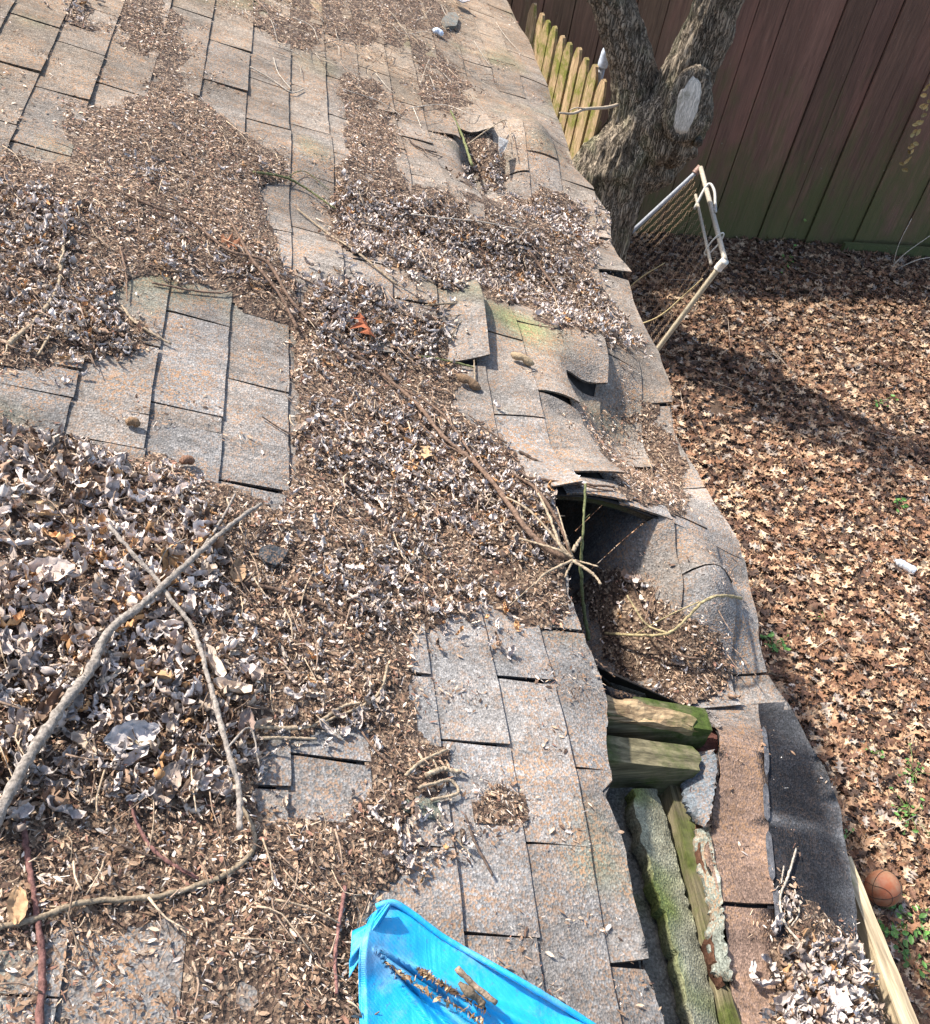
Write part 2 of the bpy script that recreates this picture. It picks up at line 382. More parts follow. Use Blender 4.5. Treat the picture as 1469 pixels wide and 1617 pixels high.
cl = pal(n, [(.28, .155, .088), (.43, .275, .165), (.17, .095, .06), (.60, .45, .30), (.085, .055, .04), (.42, .36, .30)], [5, 5, 6, 4.5, 4.5, 2])
far_shade = np.clip((760-b)/420, 0, 1)[:, None]; cl = cl*(1-.42*far_shade)*np.array([.84, .79, .76])  # leaf colour darkens towards the far yard, painted in place of shade
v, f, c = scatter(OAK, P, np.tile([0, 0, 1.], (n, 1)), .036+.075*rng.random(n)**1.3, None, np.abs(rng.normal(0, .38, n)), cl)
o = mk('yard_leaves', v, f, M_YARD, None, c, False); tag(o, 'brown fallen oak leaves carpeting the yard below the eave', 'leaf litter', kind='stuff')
print('yard leaves', n)
# ground twigs
mb = MB()
for _ in range(150):
    p = np.array([1.8+5*rng.random(), .8+7.5*rng.random(), .05]); an = rng.random()*6.28; L = .08+.3*rng.random()
    q = p+np.array([math.cos(an)*L, math.sin(an)*L, .02]); m_ = (p+q)/2+rng.normal(size=3)*.02; m_[2] = .07
    tube(mb, [p, m_, q], .003, .0015, np.array((.34, .27, .21))*(.5+rng.random()), 4, 5)
o = mb.build('yard_twigs', M_BARK); tag(o, 'thin dead twigs scattered over the yard leaves', 'twigs', kind='stuff')
# ------------------------------------------------------------------ shingle tabs
def shingles(name, H, courses, umin, umax, vlo, vhi, lifts, colf, parent, L=.2915, mat=M_SH, gapw=.0030, cutmap=None, seed=0):
    r = np.random.default_rng(seed); Vs, Fs, Cs, Sm = [], [], [], []; base = 0
    lp = []
    for it in lifts:
        u, v, _ = uvs(it[0], it[1], H); lp.append((u, v)+tuple(it[2:]))
    for ci, (u0, u1, off) in enumerate(courses):
        k0 = math.floor((vlo-off)/L)-1; k1 = math.ceil((vhi-off)/L)+1
        for k in range(k0, k1):
            v0 = max(off+k*L, vlo); v1 = min(off+(k+1)*L, vhi)
            if v1-v0 < .02: continue
            lift = [l for l in lp if u0 <= l[0] < u1 and v0 <= l[1] < v1]
            nu = 9; nv = max(4, int((v1-v0)/.0175)); g0 = gapw*(.35+r.random()*.9); g1 = gapw*(.35+r.random()*.9)
            us = np.concatenate([[u0-.016], np.linspace(u0, u1+.001+r.normal()*.0016, nu-1)]); vs = np.linspace(v0+g0*(v0 > vlo), v1-g1*(v1 < vhi), nv)
            U, V = np.meshgrid(us, vs, indexing='ij')
            V = V+(r.normal()*.003)*(U-u0)/(u1-u0)
            U = U+(vn(V*26, U*0, k+ci*7)-.5)*.0025
            lo = umin(V); hi = umax(V); Uc = np.clip(U, lo, hi)
            if (hi-lo < .004).all() or (Uc.max(0)-Uc.min(0) < 1e-4).all(): continue
            s = np.clip((Uc-u0)/(u1-u0), 0, 1); tv = np.clip((v1-V)/(v1-v0), 0, 1)
            offh = .0015+.0042*s-.002*(U < u0)+r.normal()*.0006+r.normal()*.0012*s*(tv-.5)+.0012*s*s*r.random()
            # slightly curled corners
            offh += (.0005+.003*r.random()**2)*s**3*np.abs(2*tv-1)**3
            for l in lift:
                if l[3] == 'n': offh += l[2]*tv**2.2*(.25+.75*s)
                elif l[3] == 'c': offh += l[2]*s**1.3*tv**2
                elif l[3] == 'e': offh += l[2]*s**1.6
            hh = H(Uc, V); P = W3(Uc, V, hh+offh)
            nc = P.shape[1]; Pf = P.reshape(-1, 3); f = grid_faces(U.shape[0], nc, base)
            w = (Uc[1:]-Uc[:-1]); okq = ((w[:, :-1] > 1e-5) | (w[:, 1:] > 1e-5)).reshape(-1)
            f = f[okq]
            if not len(f): continue
            cc = colf(Uc, V, r.random(3), s).reshape(-1, 3)
            Vs.append(Pf); Cs.append(cc); Fs.append(f); Sm.append(np.ones(len(f), bool)); base += len(Pf)
            # butt and side faces
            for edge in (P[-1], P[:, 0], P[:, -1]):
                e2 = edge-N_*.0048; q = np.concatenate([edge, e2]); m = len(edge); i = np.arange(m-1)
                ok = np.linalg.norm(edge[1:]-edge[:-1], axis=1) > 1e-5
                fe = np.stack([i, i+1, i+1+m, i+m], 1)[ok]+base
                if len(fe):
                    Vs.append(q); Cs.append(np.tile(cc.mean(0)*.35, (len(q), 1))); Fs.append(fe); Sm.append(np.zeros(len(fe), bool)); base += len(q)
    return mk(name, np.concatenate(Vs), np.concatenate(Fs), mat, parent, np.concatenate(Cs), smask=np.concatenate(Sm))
roof = empty('roof', O_, 'sagging shingle roof with a collapsed rotten eave, littered with leaves and twigs', 'roof')
def rp(o): return under(o, roof)
uk = [.348-.1245*k for k in range(13, 0, -1)]+[.348, .465, .580, .692, .800, .912, 1.03, 1.15, 1.27, 1.40, 1.52]
offk = {0: .133, 1: .01, 2: .163, 3: .04, 4: .20}
courses = []
known = {(.0995): .010, (.2235): .137, (-.0255): .163, (-.15): .040, (-.2745): .199, (.580): .258, (.692): .102, (.800): .233, (.465): .0709+.01, (.348): .2}
for i in range(len(uk)-1):
    o_ = None
    for kk, vv in known.items():
        if abs(uk[i]-kk) < .012: o_ = vv
    if o_ is None: o_ = (i*.1457+.03*((i*7) % 5)) % .2915
    if abs(uk[i]-.912) < .01: o_ = 1.786 % .2915
    if abs(uk[i]-1.03) < .01: o_ = 1.935 % .2915
    courses.append((uk[i], uk[i+1], o_))
def colA(U, V, r, s):
    tan = np.clip(.20+.24*(V-1.4)+.55*(fbm(U*2.2+3, V*1.1, 3, 5)-.5)+.22*(r[0]-.5), 0, .85)
    grey = np.array([.228, .220, .210]); tn = np.array([.275, .213, .15])
    c = grey*(1-tan[..., None])+tn*tan[..., None]
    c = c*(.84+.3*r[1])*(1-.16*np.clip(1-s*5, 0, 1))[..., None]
    moss = np.clip(fbm(U*5, V*5, 3, 9)-.63, 0, 1)[..., None]*2.2; c = c*(1-moss)+np.array([.14, .15, .07])*moss
    w = np.exp(-(((U-.94)/.07)**2+((V-2.06)/.07)**2))[..., None]*.8; c = c*(1-w)+np.array([.24, .27, .10])*w
    return c
lifts = [(575,262,.018,'c'),(590,436,.022,'n'),(885,655,.032,'n'),(940,602,.036,'n'),(840,692,.016,'c'),(860,530,.016,'n'),(800,358,.02,'c'),(925,1228,.02,'c'),(1000,1515,.012,'c'),(700,215,.02,'c'),
  (760,205,.035,'n'),(905,275,.006,'n'),(940,330,.010,'n'),(930,395,.03,'n'),(845,205,.006,'n'),(750,480,.018,'e'),(985,590,.01,'n'),(870,480,.01,'n'),(700,480,.012,'e'),(1040,560,.01,'n'),(1000,540,.012,'n'),
  (610,150,.006,'n'),(380,145,.006,'n'),(140,160,.005,'n'),(60,80,.005,'n'),(990,640,.01,'n'),(900,770,.012,'n')]
Z0 = lambda V: np.asarray(V, float)*0-1.3
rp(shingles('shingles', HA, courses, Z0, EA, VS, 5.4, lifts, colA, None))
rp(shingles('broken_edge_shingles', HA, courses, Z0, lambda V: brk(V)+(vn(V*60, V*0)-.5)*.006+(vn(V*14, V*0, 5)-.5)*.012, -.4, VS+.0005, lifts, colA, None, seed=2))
def colB(U, V, r, s):
    c = colA(U, V+.3, r, s)
    dk = 1/(1+np.exp(-(U-(1.188+(V-.5)*.01))/.004)); near = 1/(1+np.exp((V-1.08)/.015))
    near = near*(1/(1+np.exp(-((1.0+.0*V)-V)/.02)))
    band = np.array([.215, .145, .108])*(.45+1.0*fbm(U*16, V*8, 4, 31))[..., None]
    drk = np.array([.06, .061, .07])*(.7+.9*fbm(U*10, V*7, 3, 33))[..., None]
    nb = near[..., None]; c2 = band+0*drk
    c = c*(1-nb)+c2*nb
    g_ = np.clip((V-1.1)/.4, 0, 1)[..., None]*0+1
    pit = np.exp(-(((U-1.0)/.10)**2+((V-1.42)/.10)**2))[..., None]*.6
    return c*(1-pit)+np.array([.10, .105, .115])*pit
coursesB_far = [(u0, u1, o_) for (u0, u1, o_) in courses if u0 > .75]
cf = []
for (u0, u1, o_) in coursesB_far: cf.append((u0, u1, {0: 1.30, 1: 1.43, 2: 1.14}[len(cf) % 3] % .2915))
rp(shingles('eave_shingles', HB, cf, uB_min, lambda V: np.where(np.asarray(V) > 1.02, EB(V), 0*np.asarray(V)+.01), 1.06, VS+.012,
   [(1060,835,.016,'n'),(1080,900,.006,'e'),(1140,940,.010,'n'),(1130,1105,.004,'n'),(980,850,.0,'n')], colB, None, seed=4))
_a = uvs(1197, 1138, HB); _b = uvs(1222, 1480, HB)
def ub(V): return _b[0]+(np.asarray(V, float)-_b[1])*(_a[0]-_b[0])/(_a[1]-_b[1])
cn = [(.98, 1.33, .655 % .2915), (1.192, 1.30, (.665+.02) % .2915), (1.30, 1.60, .69 % .2915)]
rp(shingles('loose_eave_shingles', HB, cn[:1], uB_min, lambda V: np.minimum(ub(V), uB_max(V)), .25, 1.075, [(1180,1190,.006,'n')], colB, None, seed=5))
def colS(U, V, r, s):
    c = np.array([.017, .018, .021])*(.6+1.1*fbm(U*10, V*7, 3, 33))[..., None]
    v0 = uvs(1280, 1308, HB)[1]; w = (np.exp(-((V-v0-.004*np.sin(U*60))/.006)**2)*.5)[..., None]
    e = (np.clip(1-np.abs(U-EB(V))/.02, 0, 1)*.35)[..., None]; return c*(1-w-e)+np.array([.22, .22, .22])*(w+e)
rp(shingles('starter_strip', HB, [(1.08, 1.62, .3)], lambda V: np.minimum(ub(V)-.012, uB_max(V)), uB_max, .545, 1.075, [], colS, None, L=2., seed=6, mat=M_SHD))
# black torn sheet below: felt and decking
def sheet(name, H, U0, U1, V0, V1, off, mat, du=.02, dv=.03, thick=.012, col=(.1, .08, .06), clip=None):
    us = np.arange(U0, U1, du); vs = np.arange(V0, V1, dv); U, V = np.meshgrid(us, vs, indexing='ij')
    if clip: U = np.clip(U, clip[0](V), clip[1](V))
    P = W3(U, V, H(U, V)+off); q = grid_faces(len(us), len(vs))
    w = U[1:]-U[:-1]; ok = ((w[:, :-1] > 1e-5) | (w[:, 1:] > 1e-5)).reshape(-1); q = q[ok]
    P2 = P-N_*thick; n = len(us)*len(vs)
    fs = [q, q[:, ::-1]+n]
    ix = np.arange(n).reshape(len(us), len(vs))
    for e in (ix[0], ix[-1], ix[:, 0], ix[:, -1]): fs.append(np.stack([e[:-1], e[1:], e[1:]+n, e[:-1]+n], 1))
    v = np.concatenate([P.reshape(-1, 3), P2.reshape(-1, 3)])
    return mk(name, v, np.concatenate(fs), mat, None, np.tile(col, (len(v), 1)))
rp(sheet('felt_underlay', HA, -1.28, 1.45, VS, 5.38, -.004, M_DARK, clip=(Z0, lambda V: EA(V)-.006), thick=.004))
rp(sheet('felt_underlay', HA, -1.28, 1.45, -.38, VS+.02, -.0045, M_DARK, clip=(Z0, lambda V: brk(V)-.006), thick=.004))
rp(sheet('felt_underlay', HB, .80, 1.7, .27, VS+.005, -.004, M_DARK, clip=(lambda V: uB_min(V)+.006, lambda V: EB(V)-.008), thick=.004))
M_DECK = wood_mat('rotten_decking', (.02, .014, .01), (.10, .07, .04), (.06, .07, .02), .3)
rp(sheet('decking', HA, -1.27, 1.40, VS+.01, 5.36, -.012, M_DECK, clip=(Z0, lambda V: np.minimum(EA(V)-.03, 1.36)), thick=.014))
rp(sheet('decking', HA, -1.27, 1.40, -.37, VS+.02, -.0125, M_DECK, clip=(Z0, lambda V: brk(V)-.03), thick=.014))
rp(sheet('decking', HB, .95, 1.6, 1.12, VS, -.012, M_DECK, clip=(lambda V: uB_min(V)+.03, lambda V: EB(V)-.03), thick=.014))
class _L:
    def __call__(s, U, V): return np.minimum(HB0(U, np.minimum(V, VS-.02)), HA(U, V)-.03)
rp(sheet('dark_backing', lambda U, V: 0*U, .60, 1.20, .22, 2.3, -.30, M_DARK, thick=.012))  # black sheet added below the break, standing in for the dark inside
rp(shingles('tucked_shingles', lambda U, V: np.minimum(HB(U, np.minimum(V, VS)), HA(U, V)-.032), [(u0, u1, .1) for u0, u1, _ in cf], lambda V: .74+0*np.asarray(V), lambda V: 1.24+0*np.asarray(V), VS+.010, VS+.30, [], colB, None, seed=14))
# ------------------------------------------------------------------ timbers seen through the break
def at(px, py, h): u, v = uv0(px, py, h); return W3(u, v, h)
M_TIMB = wood_mat('green_timber', (.06, .055, .03), (.26, .22, .13), (.07, .10, .02), .62, axis=0, scale=12)
M_RAW = wood_mat('torn_timber', (.11, .065, .035), (.48, .35, .20), (.09, .11, .03), .38, axis=0, scale=14)
M_BOARD = wood_mat('mossy_board', (.07, .06, .035), (.26, .22, .13), (.10, .12, .03), .50, axis=1, scale=12)
M_FASC = wood_mat('fascia_wood', (.22, .17, .10), (.62, .49, .32), (.16, .22, .05), .18, axis=1, scale=10)
def plank_between(name, A, B, w, h, mat, rag=0., up=None, wb=None, hb=None, rough=.0011, label=None):
    A = np.array(A); B = np.array(B); d = (B-A)/np.linalg.norm(B-A); upv = N_ if up is None else np.array(up, float)
    upv = upv-d*(upv@d); upv /= np.linalg.norm(upv); side = np.cross(d, upv)
    mb = MB(); beam(mb, A, B, w, h, side, upv, wb, hb, rag=rag, rough=rough); o = mb.build(name, mat, None, False); rp(o)
    if label: o['label'] = label
    return o
plank_between('rafter', at(850,1118,-.07), at(1110,1158,-.07), .048, .085, M_TIMB, rag=.03, label='broken rafter tail with green algae')
plank_between('rafter', at(850,1094,-.032), at(1100,1146,-.034), .036, .018, M_RAW, rag=.05, rough=.005, label='splintered pale top of the broken rafter')
plank_between('rafter', at(850,1196,-.10), at(1085,1222,-.10), .05, .10, M_TIMB, rag=.03, label='second green rafter tail')
# mossy fallen shingle layers and fascia in the gap
M_MOSS = shingle_mat('mossy_granules', .1)
def ribbon(name, left, right, hL, hR, mat, colfn, thick=.012, n=60, m=10, label=None, rough=.004):
    Lp = spline([at(a, b, hL) for a, b in left], n); Rp = spline([at(a, b, hR) for a, b in right], n)
    s = np.linspace(0, 1, m)[None, :, None]
    t_ = np.linspace(0, 1, n)
    P = Lp[:, None]*(1-s)+Rp[:, None]*s
    jag = (np.array([vn(t_*40, t_*0, 51), vn(t_*40, t_*0, 57)])-.5)*rough*3
    P[:, 0] += jag[0][:, None]*S_; P[:, -1] += jag[1][:, None]*S_
    P += ((fbm(P[..., 0]*22, P[..., 1]*22, 3, 41)-.5)*rough*2)[..., None]*N_
    c = colfn(np.broadcast_to(t_[:, None], (n, m)), np.broadcast_to(s[..., 0], (n, m)), P)
    q = grid_faces(n, m); Pf = P.reshape(-1, 3); k = len(Pf); ix = np.arange(k).reshape(n, m)
    fs = [q, q[:, ::-1]+k]
    for e in (ix[0], ix[-1], ix[:, 0], ix[:, -1]): fs.append(np.stack([e[:-1], e[1:], e[1:]+k, e[:-1]+k], 1))
    o = mk(name, np.concatenate([Pf, Pf-N_*thick]), np.concatenate(fs), mat, None, np.concatenate([c.reshape(-1, 3), c.reshape(-1, 3)*.5]), smooth=False)
    rp(o)
    if label: o['label'] = label
    return o
def cst(c, var=.25, moss=None, mt=.5):
    def fn(t, s, P):
        x = np.array(c)*(1-var/2+var*fbm(P[..., 0]*30, P[..., 1]*30, 3, 61))[..., None]
        if moss is not None:
            w = np.clip((fbm(P[..., 0]*9, P[..., 1]*9, 3, 63)-mt)*5, 0, 1)[..., None]; x = x*(1-w)+np.array(moss)*w
        return x
    return fn
ribbon('fallen_shingle_strip', [(940,1238),(950,1330),(985,1450),(1015,1560),(1045,1680)], [(1003,1245),(1022,1340),(1058,1450),(1092,1560),(1130,1680)], -.14, -.12, M_MOSS, cst((.17, .165, .14), .4, (.12, .13, .06), .6), label='grey fallen shingle strip in the shade of the gap')
ribbon('mossy_shingle_strip', [(1000,1245),(1016,1330),(1045,1430),(1078,1540),(1115,1700)], [(1038,1246),(1062,1330),(1088,1430),(1115,1530),(1150,1700)], -.085, -.115, M_MOSS, cst((.27, .26, .18), .5, (.17, .20, .065), .40), thick=.03, label='pale shingle strip overgrown with green moss')
plank_between('fascia_board', at(1046,1235,-.15), at(1160,1680,-.14), .042, .09, M_BOARD, rag=0, wb=.05, label='green weathered board between the strips')
# granule flaps and rotten edge along the strip
M_ROT = col_mat('rotten_felt', .95, 90, .006, .1, .5)
ribbon('torn_flap', [(1092,1190),(1082,1215),(1078,1250),(1085,1275),(1100,1298)], [(1130,1183),(1131,1215),(1128,1245),(1124,1275),(1116,1302)], -.085, -.052, M_SH, cst((.15, .17, .185), .4), thick=.006, n=30, label='blue grey curled back shingle flap')
ribbon('torn_flap', [(1098,1310),(1102,1350),(1112,1400),(1122,1440),(1118,1480),(1130,1535),(1140,1545)], [(1122,1305),(1128,1350),(1138,1400),(1142,1440),(1144,1480),(1152,1520),(1158,1548)], -.095, -.062, M_SH, cst((.22, .235, .20), .3), thick=.006, label='grey green lower edge of torn shingles')
ribbon('torn_flap', [(1083,1122),(1092,1128),(1108,1140)], [(1120,1122),(1132,1134),(1138,1148)], -.085, -.05, M_SH, cst((.30, .27, .25), .3), thick=.006, n=16, label='small peeled shingle corner')
ribbon('rotten_edge', [(1106,1140),(1100,1165),(1072,1180),(1074,1215),(1078,1250)], [(1140,1142),(1138,1180),(1112,1192),(1096,1210),(1092,1250)], -.10, -.075, M_ROT, cst((.085, .038, .03), .8), thick=.02, n=40, rough=.005, label='crumbling dark red rotten edge')
ribbon('rotten_edge', [(1086,1290),(1090,1340),(1097,1400),(1118,1450),(1112,1500),(1128,1550)], [(1112,1300),(1106,1345),(1122,1400),(1132,1430),(1124,1490),(1146,1555)], -.12, -.085, M_ROT, cst((.10, .05, .032), .8), thick=.02, n=60, rough=.004, label='rusty brown rotten edge beside the moss')
for pp in ([(1196,1150),(1200,1230)], [(1199,1240),(1202,1300)], [(1203,1315),(1210,1395)], [(1213,1405),(1222,1470)]):
    q_ = []
    for (x_, y_) in pp: u_, v_, h_ = uvs(x_+6, y_, HB); q_.append((u_, v_))
    n_ = 12; vv_ = np.linspace(q_[0][1], q_[1][1], n_); uu_ = np.linspace(q_[0][0], q_[1][0], n_); ww = .0065*np.sqrt(np.clip(1-np.linspace(-1, 1, n_)**6, 0, 1))
    Pa = np.concatenate([W3(uu_-ww, vv_, HB(uu_-ww, vv_)+.0085), W3(uu_+ww, vv_, HB(uu_+ww, vv_)+.0085)]); ii_ = np.arange(n_-1)
    rp(mk('adhesive_strip', Pa, np.stack([ii_, ii_+n_, ii_+n_+1, ii_+1], 1), M_ROT, None, np.tile((.10, .10, .105), (2*n_, 1))))
# curled black felt scrap
mb = MB(); tube(mb, [at(945,1088,-.03), at(970,1098,-.03), at(1003,1106,-.04)], .012, .010, (.012, .013, .016), 10, 12, .1)
o = mb.build('rolled_felt_scrap', M_SH); rp(o)
# long eave fascia, bottom right
plank_between('eave_fascia', at(1318,1370,-.165), at(1443,1705,-.165), .024, .085, M_FASC, up=(.12, 0, 1), wb=.036, label='pale weathered fascia board at the eave')
plank_between('sheathing_board', at(1215,1530,-.155), at(1350,1750,-.155), .30, .018, M_BOARD)
# dark folded shingle corner at the bottom
ribbon('torn_flap', [(1205,1592),(1200,1610),(1190,1640)], [(1262,1598),(1300,1625),(1330,1660)], -.075, -.06, M_SH, cst((.07, .072, .08), .4), thick=.006, n=14, label='dark shingle corner under the leaf pile')
# small grey granule scrap
# ------------------------------------------------------------------ house body under the roof
M_HW, nt_, bs_ = new_mat('house_siding'); t_ = NT(nt_); c_ = t_.coord((1, 1, 8))
t_.l(t_.ramp(t_.noise(c_, 3, 4).outputs[0], [(.3, (.10, .095, .085)), (.7, (.18, .17, .155))]), bs_.inputs['Base Color'])
house = empty('house', (0, 2.4, 0), 'plain house walls carrying the sagging shingle roof', 'house')
mb = MB()
def wallbox(x0, x1, y0, y1, z0, z1):
    box8(mb, [(x0,y0,z0),(x1,y0,z0),(x1,y1,z0),(x0,y1,z0),(x0,y0,z1),(x1,y0,z1),(x1,y1,z1),(x0,y1,z1)])
ue = .98; zt = lambda x: O_[2]-math.tan(TH)*(x-O_[0])
x1 = .72+O_[0]; wallbox(x1-.12, x1, -.2, 5.2, -.05, zt(x1)-.17)
x0 = -1.1+O_[0]; wallbox(x0, x0+.12, -.2, 5.2, -.05, zt(x0)-.05)
o = mb.build('side_wall', M_HW, None, False); under(o, house)
for yy in (-.2, 5.08):
    mb = MB(); a_, b_ = x0+.122, x1-.122
    box8(mb, [(a_,yy,-.05),(b_,yy,-.05),(b_,yy+.12,-.05),(a_,yy+.12,-.05),(a_,yy,zt(a_)-.06),(b_,yy,zt(b_)-.15),(b_,yy+.12,zt(b_)-.15),(a_,yy+.12,zt(a_)-.06)])
    o = mb.build('gable_wall', M_HW, None, False); under(o, house)
# ------------------------------------------------------------------ litter density fields (traced on the roof)
GW, GH = 368, 406
gx, gy = np.meshgrid(np.arange(GW)*4+2., np.arange(GH)*4+2., indexing='ij')
def poly_mask(pts):
    p = np.array(pts, float); inside = np.zeros(gx.shape, bool); j = len(p)-1
    for i in range(len(p)):
        xi, yi = p[i]; xj, yj = p[j]
        if yi != yj: inside ^= ((yi > gy) != (yj > gy)) & (gx < (xj-xi)*(gy-yi)/(yj-yi)+xi)
        j = i
    return inside.astype(float)
def ell(x, y, rx, ry, an=0):
    c, s = math.cos(math.radians(an)), math.sin(math.radians(an)); a = (gx-x)*c+(gy-y)*s; b = -(gx-x)*s+(gy-y)*c
    return ((a/rx)**2+(b/ry)**2 < 1).astype(float)
def blur(a, k):
    for _ in range(2):
        for ax in (0, 1):
            c = np.cumsum(np.pad(a, [(k+1, k) if i == ax else (0, 0) for i in (0, 1)], mode='edge'), axis=ax)
            a = (np.take(c, range(2*k+1, c.shape[ax]), ax)-np.take(c, range(0, c.shape[ax]-2*k-1), ax))/(2*k+1)
    return a
def Pn(s): return [tuple(map(float, t.split(','))) for t in s.split()]
chip = np.zeros(gx.shape); leaf = np.zeros(gx.shape); big = np.zeros(gx.shape); twig = np.zeros(gx.shape)
def addp(F_, s, v): np.maximum(F_, (poly_mask(Pn(s)) if isinstance(s, str) else s)*v, out=F_)
A_ = addp
A_(chip, ell(130,38,42,22,20), .8); A_(chip, '195,5 250,0 275,40 320,88 290,105 220,85 185,50', .85)
A_(chip, '345,0 715,0 735,80 700,60 640,70 600,95 540,70 480,90 420,50 380,25', .55)
A_(chip, '215,140 260,130 330,165 380,210 440,240 455,275 420,310 440,340 430,400 465,470 460,520 340,450 270,440 240,455 160,450 150,490 200,540 150,570 100,560 60,590 0,590 0,240 60,262 95,290 120,240 130,185 210,190', 1.)
A_(chip, ell(70,185,52,34,15), .95); A_(chip, ell(150,505,70,60), .8); A_(chip, '150,470 270,530 240,560 100,575 40,560', .7)
A_(chip, '455,235 530,262 600,290 700,320 800,360 870,392 960,470 1010,565 880,520 760,480 640,450 520,400 490,330 455,290', 1.)
A_(chip, '520,130 605,130 628,200 620,262 585,265 528,250', .85); A_(chip, '680,82 740,108 740,150 700,165 660,120', .9)
A_(chip, '660,130 720,160 760,215 815,240 800,255 740,235 690,195', .8); A_(chip, '735,215 785,240 785,300 770,318 745,290', 1.)
A_(chip, '775,300 820,295 895,322 925,350 950,395 940,410 880,392 830,345', 1.); A_(chip, ell(880,95,18,14,50), .35); A_(chip, '600,60 660,110 720,190 700,200 640,140', .35)
A_(chip, '455,440 540,425 610,450 690,480 720,520 700,560 680,620 760,680 830,740 870,780 900,860 885,880 872,900 885,985 850,1000 820,960 770,925 740,920 700,980 665,985 640,1060 600,1110 560,1160 520,1158 500,1160 440,1165 425,1090 440,1000 405,960 440,900 400,860 450,780 458,760', 1.)
A_(chip, '0,660 60,700 130,700 200,735 260,722 300,720 310,760 400,780 445,900 405,960 435,1000 430,1100 410,1150 425,1200 400,1260 430,1300 560,1285 565,1200 600,1120 640,1110 640,1165 690,1190 700,1240 620,1290 655,1340 600,1410 560,1470 575,1640 420,1640 415,1530 370,1545 300,1530 260,1470 200,1440 100,1440 60,1500 0,1470', .97)
A_(chip, '0,1400 250,1400 300,1520 330,1640 0,1640', .42); A_(chip, '250,1400 420,1400 420,1640 260,1640', .5)
A_(chip, ell(790,1278,46,36,10), 1.); A_(chip, ell(728,1345,34,30,-40), .75); A_(chip, '650,1130 700,1190 720,1270 760,1320 700,1300', .4)
A_(chip, '970,640 1030,625 1045,680 1075,745 1098,800 1060,806 1000,782 957,745 953,700', 1.)
A_(chip, '890,920 945,890 1010,900 1035,960 1130,1005 1160,1070 1120,1112 1070,1115 1000,1070 955,1045 930,980', 1.); A_(chip, '960,960 1040,950 1140,1000 1165,1060 1130,1100 1060,1115 1000,1080', 1.)
A_(chip, '1245,1430 1300,1455 1350,1505 1380,1570 1410,1640 1210,1640 1215,1570 1235,1500', .95); A_(chip, ell(1245,1420,12,30), .4)
A_(chip, '690,940 760,930 870,960 900,1000 850,1005 760,960', .55); A_(chip, '640,520 750,560 760,600 700,640', .45)
A_(leaf, '0,690 60,700 150,705 230,745 330,760 340,860 340,1000 400,1080 410,1160 400,1260 330,1300 150,1290 0,1330', .95); A_(big, '0,690 230,745 340,860 340,1000 400,1100 400,1300 0,1330', 1.)
A_(leaf, '0,290 60,300 120,340 110,420 200,500 160,565 60,570 0,540', .8); A_(leaf, '120,260 300,230 440,300 440,370 420,450 250,440 120,360', .20); A_(leaf, ell(402,282,18,26), .9)
A_(leaf, '480,270 640,310 760,350 840,380 960,480 1000,560 880,520 760,485 640,450 540,400 480,330', .95); A_(leaf, '790,300 900,325 945,395 870,380', .7)
A_(leaf, '480,430 620,460 700,480 720,540 640,590 520,580 470,520', .95); A_(leaf, '470,640 640,650 760,690 860,800 890,870 800,900 640,830 540,780 480,720', .95)
A_(leaf, '510,850 640,850 660,900 600,1010 500,960', .75); A_(leaf, ell(1290,1560,75,75), 1.); A_(big, ell(1290,1570,85,85), 1.); A_(leaf, '940,890 1000,890 1025,960 1010,1000 960,1000', 1.); A_(big, ell(975,935,45,55), .7); A_(leaf, '960,1000 1100,1010 1150,1060 1100,1110 1010,1080', .3); A_(leaf, ell(975,930,34,45), 1.); A_(leaf, '735,270 780,250 785,305 765,312', 1.)
A_(leaf, ell(650,1340,60,70), .35); A_(leaf, ell(130,35,25,14), .4); A_(leaf, ell(1250,1420,14,22), .6); A_(leaf, ell(870,880,25,25), .5); A_(leaf, '400,1100 600,1050 600,1400 420,1400', .16); A_(leaf, '440,760 900,860 880,1000 640,1000 500,1100 420,1000', .22); A_(leaf, '460,560 680,600 760,700 640,650 470,640', .3)
A_(twig, '0,240 120,240 330,165 460,260 640,320 960,470 1010,570 760,480 640,600 780,720 900,860 870,980 640,1000 600,1160 440,1200 560,1300 650,1400 560,1617 0,1617 0,700 440,780 450,520 200,560 0,590', .6)
A_(twig, '380,0 740,0 760,110 640,110 560,150 400,60', 1.); A_(twig, '560,60 760,60 840,240 700,300 600,180', .6)
A_(twig, '930,880 1040,900 1165,1010 1150,1110 1000,1090', 1.); A_(twig, '970,640 1090,800 960,740', .8); A_(twig, '1215,1480 1360,1500 1400,1617 1215,1617', .4)
# keep bare shingles
for s, v in (('415,305 455,290 475,355 505,392 560,412 640,442 700,466 775,480 830,500 820,560 760,560 745,505 690,500 640,478 590,446 530,436 470,442 448,425 452,380', .04), ('640,440 700,470 760,490 755,600 720,590 690,500', .12), ('430,1165 560,1165 568,1270 440,1280', .12), ('170,455 270,445 265,510 160,500', .1), ('350,470 455,520 455,760 350,765 240,720 100,700 120,590 200,570 260,545 265,450 350,465', .03),
             ('435,1000 445,1000 430,1280 405,1280 410,1170', .25), ('720,480 750,485 755,600 725,600', .3), ('255,1440 300,1500 250,1617 200,1617', .2), ('375,1540 420,1520 418,1617 360,1617', .15), ('75,1470 150,1430 200,1500 250,1617 100,1617', .4)):
    m_ = poly_mask(Pn(s)) > 0; chip = np.where(m_, np.minimum(chip, v), chip); leaf = np.where(m_, np.minimum(leaf, v*.5), leaf); twig = np.where(m_, np.minimum(twig, v), twig)
lim = ((gx > 1040) & (gy < 600)); 
bareF = np.zeros(gx.shape)
